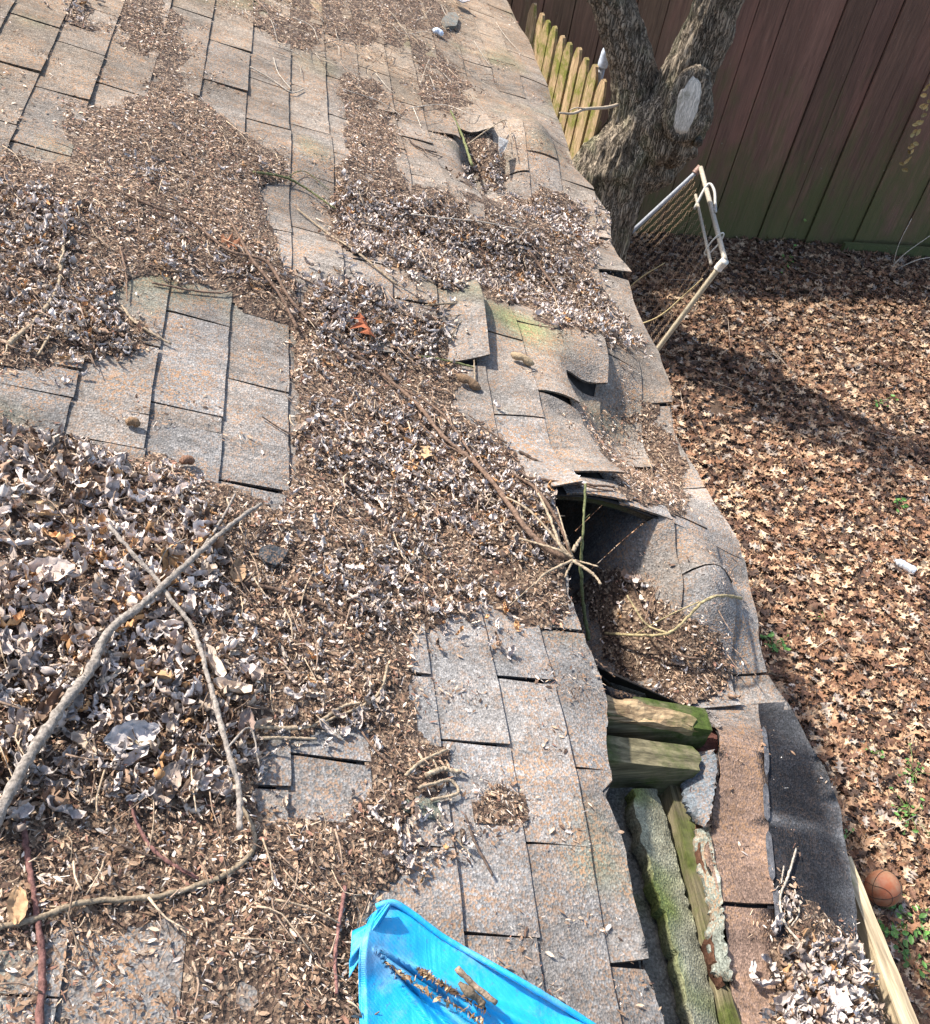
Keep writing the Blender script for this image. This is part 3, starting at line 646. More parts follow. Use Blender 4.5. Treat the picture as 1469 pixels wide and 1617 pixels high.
for s in ('405,300 455,285 478,350 508,388 565,406 645,436 705,460 775,474 835,497 825,565 755,562 742,512 690,510 640,492 585,462 530,450 470,452 440,430 448,385', '465,525 545,240 525,90 460,90 460,240', '170,455 270,445 460,525 455,760 350,765 240,720 100,700 120,590 200,570 260,545', '455,1190 560,1180 562,1262 450,1270', '0,115 60,150 100,130 90,250 0,235', '200,110 240,115 290,160 340,110 460,90 460,235 380,205 330,160'):
    bareF = np.maximum(bareF, poly_mask(Pn(s)))
bareF = 1-.9*blur(bareF, 1)
chipB = (.55*blur(chip, 3)+.45*blur(chip, 9))*bareF; chipB = np.maximum(chipB, .035); leafB = (.7*blur(leaf, 2)+.3*blur(leaf, 7))*bareF; bigB = blur(big, 3); thickB = blur(np.clip(chip, 0, 1), 6)*bareF
def look(Fd, a, b):
    a = a+(fbm(a/30, b/30, 3, 111)-.5)*34; b = b+(fbm(a/30+9, b/30, 3, 113)-.5)*30
    i = np.clip(((a-2)/4).round().astype(int), 0, GW-1); j = np.clip(((b-2)/4).round().astype(int), 0, GH-1)
    v = Fd[i, j]; return np.where((a < -90) | (a > W+90) | (b < -90) | (b > H_+60), 0, v)
def surf(U, V):                                  # which sheet is the top one here
    inA = U < uA_max(V); inB = (V < VS) & (U > uB_min(V)) & (U < EB(V))
    hA = HA(U, V); hB = np.where(V < VS, HB(U, V), 0.)
    return np.where(inA, hA, hB+.012*np.clip((VS-.06-V)/.05, 0, 1)*np.clip((V-1.0)/.05, 0, 1)), inA | inB, inA
def thick(U, V, a, b):
    n_ = fbm(U*9, V*9, 3, 71)
    return np.clip(look(thickB, a, b)-.28+(n_-.5)*.7, 0, 1)*(.016+.012*look(leafB, a, b))
# mound under the litter
us = np.arange(-.55, 1.45, .008); vs = np.arange(.2, 4.9, .011)
U, V = np.meshgrid(us, vs, indexing='ij'); h, ok, _ = surf(U, V); a, b = proj(W3(U, V, h)); th_ = thick(U, V, a, b)
P = W3(U, V, h+.003+th_*(.55+.45*vn(U*60, V*60, 5))-(th_ <= 0)*.012)
q = grid_faces(len(us), len(vs)); mk_ = ((th_ > .0015) & ok).ravel(); q = q[mk_[q].sum(1) >= 3]
used, inv = np.unique(q, return_inverse=True); o = mk('leaf_mould', P.reshape(-1, 3)[used], inv.reshape(q.shape), M_HUM)
tag(o, 'dark brown leaf mould heaped on the shingles under the leaves', 'leaf mould', kind='stuff')
def sample(n, Fd, pw=1., nz=None, uh=1.45):
    U = -.6+2.05*rng.random(n); V = .15+4.85*rng.random(n)**1.15
    h, ok, _ = surf(U, V); a, b = proj(W3(U, V, h)); d = look(Fd, a, b)
    if nz: d = np.clip(d*1.25+(d > .01)*((fbm(U*nz, V*nz, 3, 81)-.5)*1.5-.12-.9*np.clip(fbm(U*3.6, V*2.6, 2, 83)-.52, 0, 1)*(b < 420)), 0, 1)
    k = ok & (rng.random(n) < d**pw); return U[k], V[k], h[k], a[k], b[k]
# chips
CH_T = []
for i in range(8):
    r = np.random.default_rng(i+50); w = .07+.14*r.random(); bd = r.normal()*.5
    if i < 5: v = np.array([(-.5, 0, 0), (-.2, w, .05+bd*.1), (.2, w*.9, .05+bd*.15), (.5, 0, bd*.35), (.2, -w, .02), (-.2, -w*.8, 0)]); f = np.array([(0, 1, 4, 5), (1, 2, 3, 4)])
    else: v = np.array([(-.5, -.03, 0), (-.5, .04, .02), (0, -.03, bd*.2), (0, .04, bd*.2+.05), (.5, -.03, bd*.4), (.5, .02, bd*.4)]); f = np.array([(0, 2, 3, 1), (2, 4, 5, 3)])
    CH_T.append((v, f, .85+.3*r.random(len(v))))
U, V, h, a, b = sample(680000, chipB, 1.15, 14)
n = len(U); tk = thick(U, V, a, b); P = W3(U, V, h+.008+tk*(.5+.6*rng.random(n)))
cl = pal(n, [(.09, .055, .038), (.23, .14, .085), (.38, .25, .16), (.54, .40, .28), (.68, .58, .47), (.24, .125, .085), (.48, .41, .36)], [6.5, 7.5, 7, 4., 1.5, 2.4, 2.2])
cl = cl*(.62+.76*fbm(U*9, V*9, 3, 121))[:, None]*(.8+.4*vn(U*40, V*40, 9))[:, None]
sz = (.003+.0115*rng.random(n)**2.6)
v, f, c = scatter(CH_T, P, np.tile(N_, (n, 1)), sz, None, np.abs(rng.normal(0, .42, n)), cl)
o = mk('bark_chips', v, f, M_CHIP, None, c, False); tag(o, 'crumbled brown leaf bits and seeds strewn across the shingles', 'leaf litter', kind='stuff'); print('chips', n)
# pale curled leaves
LT = []
for i in range(22):
    r = np.random.default_rng(i+90); LT.append(leaf_template([0, 0, 1.5, 2.2][i % 4], 1.2+2.4*r.random(), (1.4+2.4*r.random())*(1 if r.random() < .8 else -1), .12+.10*r.random(), seed=i))
LC = [(.53, .45, .40), (.62, .545, .49), (.43, .34, .275), (.56, .45, .35), (.30, .195, .13), (.50, .28, .13), (.59, .515, .46)]
U, V, h, a, b = sample(95000, leafB, 1.1, 7)
n = len(U); bg_ = look(bigB, a, b); tk = thick(U, V, a, b)
kp = rng.random(n) < np.where(bg_ > .5, .44, .75); U, V, h, a, b, bg_, tk = [z[kp] for z in (U, V, h, a, b, bg_, tk)]; n = len(U)
sz = np.where(bg_ > .5, (.028+.036*rng.random(n)**1.3), .017+.022*rng.random(n)**1.3); sz = np.where((b > 1430) & (a > 1150), .034+.030*rng.random(n), sz)
P = W3(U, V, h+.008+tk*(.6+.5*rng.random(n))+sz*.06*rng.random(n))
cl = pal(n, LC, [6, 6, 5, 4, 3, 1.6, 3]); cl = cl*.95*(.75+.5*fbm(U*7, V*7, 2, 131))[:, None]
v, f, c = scatter(LT, P, np.tile(N_, (n, 1)), sz, None, np.abs(rng.normal(0, .55, n)), cl)
o = mk('curled_leaves', v, f, M_LEAF, None, c, True); tag(o, 'pale grey curled dry leaves heaped over the brown litter', 'dry leaves', kind='stuff'); print('leaves', n)
# fine twigs
twB = blur(twig, 2)
U, V, h, a, b = sample(7500, np.clip(twB*(.25+.75*chipB), 0, 1), 1., None)
mb = MB(); n = len(U); tk = thick(U, V, a, b)
for i in range(n):
    an = rng.normal(-.95, .8); L = .015+.07*rng.random()**2; d = np.array([math.cos(an), math.sin(an)])
    pts = []
    for s in (-.5, 0, .5):
        uu = U[i]+d[0]*L*s+rng.normal()*.12*L; vv = V[i]+d[1]*L*s*1.3+rng.normal()*.12*L
        pts.append(W3(uu, vv, h[i]+.012+tk[i]+rng.random()*.01))
    rr = .0006+.0011*rng.random()
    tube(mb, pts, rr, rr*.6, np.array([(.50, .38, .26), (.34, .24, .17), (.30, .21, .15), (.20, .14, .10)][rng.integers(4)])*(.6+.5*rng.random()), 4, 5)
o = mb.build('fine_twigs', M_BARK); tag(o, 'short thin dead twigs tangled in the roof litter', 'twigs', kind='stuff'); print('twigs', n)
# ------------------------------------------------------------------ branches one can tell apart
TW = {'tan': (.40, .31, .21), 'grey': (.36, .31, .26), 'red': (.24, .12, .10), 'brown': (.20, .13, .09), 'pale': (.58, .50, .40), 'green': (.17, .18, .08), 'yellow': (.46, .37, .20), 'dark': (.12, .085, .065)}
def litter_h(px, py, H=None):
    u, v, h = uvs(px, py, H); a = np.array([px]); b = np.array([py]); return float(thick(np.array([u]), np.array([v]), a, b)[0])
def stick_pts(s, lift, H):
    P = []
    for tkn in s.split():
        q = tkn.split(','); px, py = float(q[0]), float(q[1]); up = float(q[2])/1000 if len(q) > 2 else lift
        u, v, h = uvs(px, py, H); u, v = uv0(px, py, h+litter_h(px, py, H)*.8+up)
        P.append(W3(u, v, h+litter_h(px, py, H)*.8+up))
    return P
def stick(name, label, paths, col, group=None, cat='twig', H=None, lift=.010, n=8):
    """paths: list of (points, r0 mm, r1 mm); the first is the thing's own stem, the others its side shoots"""
    P0 = stick_pts(paths[0][0], lift, H); root = None; cw_ = np.array(TW[col])*(.62+.3*rng.random())
    for i, (s, r0, r1) in enumerate(paths):
        mb = MB(); tube(mb, stick_pts(s, lift, H), r0/1180, r1/1180, cw_, n, max(16, 9*len(s.split())), .2)
        if i == 0:
            if len(paths) == 1:
                o = mb.build(name, M_BARK); tag(o, label, cat, group); return o
            root = empty(name, P0[0], label, cat, group)
            under(mb.build('stem', M_BARK), root)
        else: under(mb.build('side_shoot', M_BARK), root)
    return root
G = 'dead sticks lying on the roof'
stick('fallen_branch', 'thickest pale branch lying across the grey leaf pile', [('412,796 365,830 320,868 285,900 250,932 215,962 180,988 160,1015 140,1060 100,1112 60,1170 25,1230 -15,1310', 4, 9.5), ('372,780,30 350,820,20 318,868', 2, 3.2), ('170,1005,20 150,1000,30', 3.5, 2.5)], 'grey', G, 'branch', lift=.036)
stick('fallen_branch', 'slim curved stick crossing over the thickest branch', [('172,830 215,880 245,912,28 268,945 300,985 318,1030 325,1060 340,1110 360,1180 380,1250 382,1312', 3.6, 4.6), ('360,1180 395,1150 410,1210', 2, 1.4), ('248,905,28 262,870 295,850', 1.4, .9)], 'grey', G, 'branch', lift=.034)
stick('fallen_branch', 'long thin stick sweeping in a curve from the leaf pile to the lower left edge', [('372,1255 400,1308 400,1342 370,1372 330,1392 250,1415 135,1425 60,1452 -20,1468', 3.4, 4.2)], 'tan', G, 'branch')
stick('fallen_branch', 'reddish stick running down to the bottom left edge', [('34,1255 40,1330 50,1400 60,1470 66,1530 60,1640', 3.6, 5)], 'red', G, 'branch')
stick('twig', 'dark bent twig below the grey leaf pile', [('205,1262 220,1310 250,1350 312,1387', 2.4, 3)], 'red', G)
stick('twig', 'short dark twig touching the bent twig below the leaf pile', [('168,1325 215,1345 268,1362', 1.8, 1.6)], 'dark', G)
stick('fallen_branch', 'upright curved stick in the leaves at the left edge', [('132,325 105,342 98,400 90,452 60,500 12,545', 3, 5)], 'tan', G, 'branch')
stick('fallen_branch', 'long brown branch running diagonally down to the thorny knot', [('540,545 600,588 660,640 700,690 740,722 780,762 830,830 868,868 905,884', 4, 6.5), ('640,615 700,655 760,740', 2.4, 3), ('700,690 760,700 800,720', 1.6, 1.), ('740,722 700,700 660,668', 2., 1.2)], 'brown', G, 'branch', lift=.02)
stick('fallen_branch', 'long brown branch along the upper leaf drift', [('180,298 240,325 300,348 360,395 420,413 455,468 490,505 540,540', 3, 4.5), ('360,342 400,412 440,462 470,520', 3.6, 4), ('420,413 500,450 540,470', 2., 1.)], 'brown', G, 'branch', lift=.016)
stick('twig', 'mossy dark twig crossing the step beside the bare slabs', [('400,272 450,280 490,302 530,330', 4, 2.5), ('450,282 480,270 520,300', 1.6, 1)], 'green', G)
stick('fallen_branch', 'curved brown stick standing out in the middle drift', [('568,690 575,722 590,762 610,808 642,840', 3, 4.2)], 'brown', G, 'branch')
stick('twig', 'brown stick pointing right below the dark scrap of shingle', [('385,920 440,932 500,950 552,976', 4.2, 2.8), ('400,925 430,915', 1.8, 1.2)], 'brown', G)
stick('twig', 'upper of two tan sticks joined at the right of the grey leaf pile', [('396,1147 440,1150 490,1147 540,1118 570,1110', 3.6, 2.6)], 'tan', G)
stick('twig', 'lower of two tan sticks joined at the right of the grey leaf pile', [('400,1166 450,1166 500,1168', 3, 2)], 'tan', G)
stick('twig', 'curved tan twig above the bare square of shingle', [('612,1050 602,1088 575,1115 500,1145', 3, 2.4)], 'tan', G)
stick('twig', 'forked pale twig on the bare buckled shingles', [('720,472 735,490 742,520 748,560 750,602', 3.2, 2.2), ('735,495 700,500 660,490', 1.5, 1), ('738,500 722,515 712,540', 2, 1), ('672,482 700,480 745,478', 2.4, 3.5)], 'tan', G)
stick('twig', 'mossy twig poking right above the brown cone', [('660,562 700,568 750,580', 3.2, 2.6)], 'green', G)
stick('twig', 'pair of long thin sticks on the upper leaf drift', [('650,338 700,344 760,350 822,362', 2.4, 2.), ('600,395 560,378 500,345', 2, 2.4)], 'pale', G)
stick('twig', 'straight stick slanting through the drift near the eave', [('835,395 860,430 900,490 940,545', 4, 3), ('870,470 930,500 990,555', 3, 2), ('905,500 960,530 1000,560', 2.5, 2)], 'brown', G)
stick('twig', 'short bent stick near the folded ridge of shingles', [('470,330 520,370 560,395 628,450', 2.6, 3)], 'tan', G)
stick('twig', 'knobbly short stick on the bare shingles under the drift', [('672,1224 700,1216 726,1220', 4.5, 3.5), ('690,1212 680,1190', 1.6, 1)], 'tan', G)
stick('twig', 'hooked short stick below the knobbly one', [('660,1244 690,1236 712,1232 722,1252 680,1262', 2.6, 2.8)], 'tan', G)
stick('twig', 'slanting stick above the knobbly one', [('640,1225 670,1200 705,1185', 3, 2.4)], 'tan', G)
stick('twig', 'dark thin stick beside the round clump of litter', [('735,1288 750,1330 778,1383', 2.2, 2.4)], 'dark', G)
stick('twig', 'curved dark twig left of the round clump of litter', [('560,1140 600,1190 650,1225 665,1228', 2, 2.2)], 'brown', G)
stick('twig', 'slim curved twig in the litter near the blue tarp', [('690,1300 715,1320 745,1352', 1.8, 1.2)], 'tan', G)
stick('twig', 'reddish stick rising beside the blue tarp', [('545,1400 538,1450 530,1510 532,1570', 3, 2.4)], 'red', G)
stick('twig', 'long tan stick across the lower drift', [('600,880 650,860 705,848', 2.6, 2)], 'brown', G)
stick('twig', 'tan twig ending in a leaf in the lower drift', [('650,870 680,885 700,912', 2.4, 2)], 'tan', G)
stick('twig', 'thin twig poking over the bare slab by the middle drift', [('414,658 440,675 468,690', 1.5, 1.6)], 'dark', G)
stick('twig', 'stick right of the leaves at the far left', [('192,482 215,510 270,543', 3, 2.4), ('60,560 100,500 140,495', 2.4, 2)], 'tan', G)
stick('twig', 'bent twig along the top of the bare slabs', [('240,446 300,458 352,462 388,446', 2.8, 2.2), ('190,390 198,430 200,475', 2.2, 1.6)], 'brown', G)
stick('twig', 'long thin stick across the top of the left drift', [('0,290 60,302 110,310', 3, 2.2)], 'tan', G)
stick('twig', 'pale forked twig on the shingles below the upper bare slabs', [('395,105 430,125 460,145 480,140', 2.5, 2.), ('432,90 440,115 460,140', 1.6, 2.)], 'pale', G)
stick('twig', 'thin looping twig on the upper bare shingles', [('645,170 700,165 740,178,30 760,182', 1.8, 1.4), ('652,168 665,200', 1.6, 1.2)], 'pale', G)
stick('twig', 'long fine twig above the torn hole', [('540,140 600,160 650,190 700,190', 1.6, 1.2)], 'pale', G)
stick('twig', 'fine twig bent over the dome beside the torn hole', [('738,228 770,205 800,190 805,225', 2.4, 1.8)], 'tan', G, lift=.03)
stick('fallen_branch', 'green mossy stick leaning into the torn hole', [('712,175 728,210 745,260,60', 4, 5)], 'green', G, 'branch')
stick('twig', 'dark pair of twigs on the shingle below the torn hole', [('646,220 660,232 690,240', 3, 2), ('650,226 690,245 735,255', 2, 1.2)], 'dark', G)
stick('twig', 'two thin twigs on the bare slope right of the drift', [('740,655 770,680 800,700', 1.8, 2.2), ('820,712 860,732 930,746', 3.6, 2.6)], 'dark', G)
stick('fallen_branch', 'horizontal brown stick at the crest of the buckled eave', [('800,750 850,757 920,765 970,769', 4, 3), ('810,748 850,775 885,830 903,880', 3.2, 4), ('915,763 940,772 968,776', 2.4, 1.8)], 'brown', G, 'branch', lift=.02)
# knot of thorny shoots at the break
stick('thorny_knot', 'thorny knot of pale broken shoots at the top of the long gap', [('905,884,40 885,862,45 870,820,40 850,780,30', 4, 2.6), ('905,884,45 862,905,45 845,922,40', 3.2, 2), ('905,886,45 935,905,50 950,922,50', 3.4, 2.4), ('905,884,45 893,912,40', 3, 2.5), ('905,880,40 895,850,60 880,800,50', 2.2, 1.4), ('905,884,40 945,895,60', 2.4, 1.6), ('905,884,40 840,810,30 790,780,20', 3, 1.8), ('905,880,45 880,868,40 820,850,20', 3, 2), ('905,886,30 870,900,20 800,960,10', 1.6, 1.), ('905,870,55 918,850,60', 4.5, 3)], 'tan', None, 'branch')
stick('green_shoot', 'upright green thorny shoot standing in the break', [('930,1010,-120 922,960,-60 918,900,20 922,840,60 926,765,90', 4.6, 2.6), ('920,860,50 912,852,55', 1.6, .5), ('923,820,60 932,812,66', 1.6, .5)], 'green', None, 'shoot', n=8)
stick('arched_shoot', 'yellowish arched shoot reaching to the eave edge', [('955,1000,20 1000,1003,25 1055,1000,30 1085,975,40 1110,950,45 1138,940,40 1170,944,30', 3.4, 3.6), ('1055,1000,30 1020,985,25 990,940,30', 2.6, 2), ('1000,1003,25 1060,970,35 1105,950,40', 1.6, 1.4)], 'yellow', None, 'shoot', H=HB)
stick('twig', 'thin shoots standing in the pile by the break', [('1018,985 1028,950 1040,925', 2., 1.6), ('995,910 1010,950 1030,990', 2.4, 2.), ('1040,1010 1075,1035 1110,1040', 3.2, 2.2)], 'brown', G, H=HB)
stick('twig', 'loose dead stems on the dark strip by the leaf pile', [('1258,1340 1244,1385 1232,1420 1240,1460 1262,1488', 2.2, 2.4), ('1238,1368 1234,1395', 1.6, 1.2), ('1255,1405 1262,1440 1250,1462', 1.6, 1.2)], 'pale', G, H=HB)
# fine pale stems strewn across the top of the roof
for i in range(30):
    x0 = 380+420*rng.random(); y0 = 5+150*rng.random()*(.5+.5*(x0-380)/420); L = 18+45*rng.random(); an = math.radians(35+rng.normal()*25)
    x1, y1 = x0+L*math.cos(an), y0+L*math.sin(an); xm, ym = (x0+x1)/2+rng.normal()*6, (y0+y1)/2+rng.normal()*6
    if x1 > 850: continue
    mb = MB(); tube(mb, stick_pts('%f,%f %f,%f %f,%f' % (x0, y0, xm, ym, x1, y1),   .012, None), .0013, .0009, np.array(TW['pale'])*(.5+.4*rng.random()), 5, 8, .1)
    tag(mb.build('straw', M_BARK), 'thin pale dry stem strewn over the far end of the roof', 'dry stem', 'pale dry stems on the far end of the roof')
# single leaves that stand out
def one_leaf(label, px, py, size, col, tmpl, tilt=.3, H=None, cat='leaf'):
    u, v, h = uvs(px, py, H); up = litter_h(px, py, H)+.012
    u, v = uv0(px, py, h+up); P = np.array([W3(u, v, h+up)])
    vv, ff, cc = scatter([tmpl], P, np.array([N_]), np.array([size]), None, np.array([tilt]), np.array([col])*.8)
    tag(mk('dry_leaf', vv, ff, M_LEAF, None, cc, tmpl[1].shape[1] == 4), label, cat)
BL = [leaf_template(0, .8, .9, .10, 15, 9, 200+i) for i in range(4)]+[leaf_template(2., .7, .7, .10, 17, 9, 300+i) for i in range(4)]
one_leaf('rust red oak leaf on the middle drift', 577, 514, .085, (.36, .11, .045), OAK[1], .2)
one_leaf('orange curled leaf under the crossing sticks', 270, 890, .085, (.48, .26, .11), BL[4], .4)
one_leaf('large pale grey leaf at the foot of the leaf pile', 205, 1165, .075, (.56, .50, .46), BL[1], .3)
one_leaf('large tan leaf standing in the leaf pile near the curved stick', 242, 1068, .07, (.46, .29, .15), BL[1], .8)
one_leaf('broad pale leaf among the sticks left of the orange one', 75, 905, .08, (.62, .50, .42), BL[2], .5)
one_leaf('tan split oak leaf at the upper left of the leaf pile', 70, 810, .085, (.55, .38, .22), OAK[4], .5)
one_leaf('long rolled brown leaf below the leaf pile', 262, 1240, .06, (.42, .32, .25), BL[3], .3)
one_leaf('narrow tan leaf by the reddish stick', 27, 1432, .042, (.48, .30, .16), BL[0], .1)
one_leaf('tan leaf tip by the dark shingle scrap', 372, 905, .055, (.40, .25, .14), BL[1], .4)
one_leaf('brown leaf at the joint of two tan sticks', 385, 1145, .05, (.33, .23, .18), BL[2], .3)
one_leaf('flat orange leaf in the middle drift', 672, 712, .06, (.52, .34, .18), OAK[7], .4)
one_leaf('small red leaf on the far left drift', 362, 382, .06, (.36, .15, .07), OAK[3], .4)
one_leaf('pale leaf caught on the stick at the crest', 912, 762, .05, (.66, .62, .60), BL[6], .5)
one_leaf('orange leaf on the basin near the eave', 905, 372, .09, (.36, .17, .08), BL[7], .5)
one_leaf('orange leaf at the top of the eave pile', 1275, 1480, .06, (.50, .30, .16), BL[5], .5, HB)
one_leaf('orange standing leaf inside the eave pile', 1350, 1560, .06, (.55, .35, .18), BL[1], .9, HB)
one_leaf('broad pale leaf at the bottom of the eave pile', 1310, 1600, .075, (.62, .55, .52), BL[6], .4, HB)
# cones
def lump(name, label, cat, px, py, L, r, ang, col, H=None, segs=2):
    mb = MB(); u, v, h = uvs(px, py, H); c, s = math.cos(ang), math.sin(ang)
    pts = [W3(u+c*L*(t-.5), v+s*L*(t-.5), h+r+.008+(.004 if t == .5 else 0)) for t in (0, .25, .5, .75, 1)]
    tube(mb, pts, 0, 0, col, 12, 22, .05, radii=[r*.25, r*.9, r, r*.75, r*.95, r*.9, r*.3])
    tag(mb.build(name, M_CONE), label, cat)
M_CONE = col_mat('scaly_cone', .9, 260, .003, .2, .5)
lump('pine_cone', 'dark brown fallen cone on the bare buckled shingles', 'cone', 735, 613, .062, .0105, -.5, (.17, .11, .065))
lump('pine_cone', 'tan fallen cone lying at a shingle joint', 'cone', 820, 576, .060, .0095, -.3, (.34, .25, .15))
lump('pine_cone', 'mossy cone among the grey leaves under the thickest branch', 'cone', 218, 1195, .05, .012, .4, (.17, .13, .07))
lump('wad', 'small wad of brown fibres on the bare slab', 'litter wad', 207, 678, .025, .008, 0, (.22, .14, .08))
lump('wad', 'round brown clump of fibres at the edge of the leaf pile', 'litter wad', 292, 738, .026, .008, .3, (.20, .11, .07))
lump('tube_scrap', 'small pale blue plastic tube on the far shingles', 'plastic tube', 689, 58, .045, .012, -.2, (.62, .68, .76))
# dark shingle scrap, torn grey scraps
def slab(name, label, cat, pts, up, thick_, col, mat=M_SH, H=None, tiltu=0.):
    q = [uvs(a, b, H) for a, b in pts]; k = len(q); top = []
    for i, (u, v, h) in enumerate(q): top.append(W3(u, v, h+litter_h(*pts[i], H)*.6+up+tiltu*(i % 3)*.5))
    top = np.array(top); bot = top-N_*thick_
    f = [tuple(range(k)), tuple(range(k, 2*k))[::-1]]+[(i, i+k, (i+1) % k+k, (i+1) % k) for i in range(k)]
    mb = MB(); mb.add(np.concatenate([top, bot]), f, col); o = mb.build(name, mat, None, False); tag(o, label, cat); return o
slab('shingle_scrap', 'small charcoal shingle scrap lying in the crumbled litter', 'shingle scrap', [(405,880),(420,876),(448,887),(440,900),(428,910),(412,905),(403,892)], .018, .006, (.05, .055, .06), tiltu=.004)
slab('shingle_scrap', 'bent pale shingle scrap standing in the torn hole', 'shingle scrap', [(778,238),(792,246),(786,262),(780,272),(776,262)], .05, .005, (.33, .33, .32), tiltu=.01)
slab('metal_scrap', 'torn grey metal scrap at the far end of the roof', 'metal scrap', [(708,2),(722,8),(735,18),(725,18),(712,12)], .04, .004, (.40, .42, .45), tiltu=.008)
slab('metal_scrap', 'broken grey block wrapped in dry stems at the far end of the roof', 'scrap', [(695,38),(704,28),(716,26),(722,34),(718,48),(702,50)], .02, .014, (.20, .21, .19))
slab('shingle_scrap', 'mossy torn shingle corner beside the bare square', 'shingle scrap', [(625,1275),(650,1262),(692,1268),(694,1300),(660,1292),(635,1285)], .006, .005, (.19, .21, .17))
# ------------------------------------------------------------------ blue tarp
M_TARP, nt_, bs_ = new_mat('blue_tarp'); t_ = NT(nt_); c_ = t_.coord()
wv = t_.n('ShaderNodeTexWave', i_Scale=240., i_Distortion=.4); t_.l(t_.coord((1, .5, 1), (0, 0, .6)), wv.inputs['Vector'])
wv2 = t_.n('ShaderNodeTexWave', i_Scale=240., i_Distortion=.4, bands_direction='Y'); t_.l(t_.coord((1, 1, 1), (0, 0, .6)), wv2.inputs['Vector'])
st = t_.ramp(t_.noise(c_, 9, 8, .75).outputs[0], [(.50, 0.), (.72, .6)])
cc_ = t_.mix(st, (.012, .36, .66), (.36, .40, .50)); cc_ = t_.mix(t_.ramp(t_.noise(c_, 150, 3).outputs[0], [(.60, 0.), (.68, .6)]), cc_, (.06, .20, .40))
t_.l(cc_, bs_.inputs['Base Color']); bs_.inputs['Roughness'].default_value = .42
b_ = t_.bump(wv.outputs[0], .0004, .5); b_ = t_.bump(wv2.outputs[0], .0004, .5, b_); b_ = t_.bump(t_.noise(t_.coord((1, .25, 1), (0, 0, .9)), 22, 4, .5, .5).outputs[0], .008, .55, b_); t_.l(b_, bs_.inputs['Normal'])
tarp = empty('tarp', on_roof(600, 1480), 'crumpled bright blue plastic tarp with a folded corner on the shingles', 'tarp')
ns, nt2 = 90, 70
top = spline([(594,1432,0),(628,1428,0),(700,1480,0),(770,1520,0),(850,1566,0),(940,1622,0),(1030,1690,0),(1110,1760,0)], ns)[:, :2]
lf = spline([(594,1432,0),(578,1468,0),(572,1510,0),(572,1560,0),(574,1620,0),(580,1700,0),(590,1800,0)], nt2)[:, :2]
P = np.zeros((ns, nt2, 3))
for i in range(ns):
    s = i/(ns-1)
    for j in range(nt2):
        tt = j/(nt2-1); p = top[i]+(lf[j]-lf[0])*(1-s*.0)
        # folds radiate from the gathered corner
        dx, dy = p[0]-578, p[1]-1488; ang = math.atan2(dy, dx+1e-6); dist = math.hypot(dx, dy)
        fold = 0.
        for a0, w_, hh_ in ((.47, .035, .020), (.60, .025, -.012), (.70, .035, .022), (.80, .02, -.012), (.88, .03, .012)):
            fold += hh_*math.exp(-((ang-a0)/w_)**2)*min(1, dist/90)*math.exp(-dist/500)
        hh = .016+.012*math.exp(-tt*16)*(1)+.010*math.exp(-s*14)+fold+.008*(fbm(p[0]/60, p[1]/60, 3, 91)-.5)+.03*math.exp(-(dist/55)**2)
        P[i, j] = at(p[0], p[1], hh)
        if tt < .02: P[i, j] -= N_*.022
        if s < .012: P[i, j] -= N_*.012
o = mk('tarp_sheet', P.reshape(-1, 3), grid_faces(ns, nt2), M_TARP); md = o.modifiers.new('s', 'SOLIDIFY'); md.thickness = .0012; under(o, tarp)
fl = np.zeros((26, 14, 3)); La = spline([(612,1424,0),(585,1455,0),(556,1470,0)], 26)[:, :2]; Lb = spline([(618,1432,0),(590,1480,0),(551,1545,0)], 26)[:, :2]
for i in range(26):
    for j in range(14):
        s = j/13; p = La[i]*(1-s)+Lb[i]*s; fl[i, j] = at(p[0], p[1], .048-.025*(i/25)+.010*math.sin(s*3.1)+.003*math.sin(s*14))
o = mk('folded_corner', fl.reshape(-1, 3), grid_faces(26, 14), M_TARP); md = o.modifiers.new('s', 'SOLIDIFY'); md.thickness = .0015; under(o, tarp)
# edge hem of the tarp
mb = MB(); tube(mb, [at(p[0], p[1], .030+.006*math.sin(i)) for i, p in enumerate(top[::6])], .004, .004, (.012, .25, .62), 8, 80, .05); under(mb.build('hem', M_TARP), tarp)
mb = MB()
tube(mb, [at(722,1530,.052), at(750,1556,.048), at(782,1582,.046)], .0040, .0036, (.26, .19, .13), 8, 14, .15)
tag(mb.build('twig', M_BARK), 'short thick stick lying on the blue tarp', 'twig')
mb = MB(); tube(mb, [at(725,1552,.044), at(740,1566,.046), at(758,1580,.04), at(764,1592,.038)], 0, 0, (.16, .12, .08), 9, 18, .2, radii=[.002, .006, .0055, .004, .005, .002])
tag(mb.build('wad', M_CONE), 'crumbly brown wad under the stick on the tarp', 'litter wad')
for k, pp in enumerate(([(610,1520),(640,1542),(680,1570),(740,1600),(790,1640)], [(660,1530),(690,1550),(720,1568),(770,1600)])):
    C_ = spline([(a, b, 0) for a, b in pp], 60); q = []; n = 150
    ii = rng.integers(0, 60, n); px = C_[ii, 0]+rng.normal(0, 1.8, n); py = C_[ii, 1]+rng.normal(0, 1.4, n)
    Pp = np.array([at(x_, y_, .034+.006*rng.random()) for x_, y_ in zip(px, py)])
    v, f, c = scatter(CH_T, Pp, np.tile(N_, (n, 1)), .004+.010*rng.random(n), None, np.abs(rng.normal(0, .5, n)), pal(n, [(.06, .035, .02), (.18, .1, .05), (.4, .28, .16)], [3, 3, 2]))
    tag(mk('tarp_litter', v, f, M_CHIP, None, c, False), ['crumbled litter caught in the lower fold of the tarp', 'crumbled litter caught in the upper fold of the tarp'][k], 'leaf litter', kind='stuff')
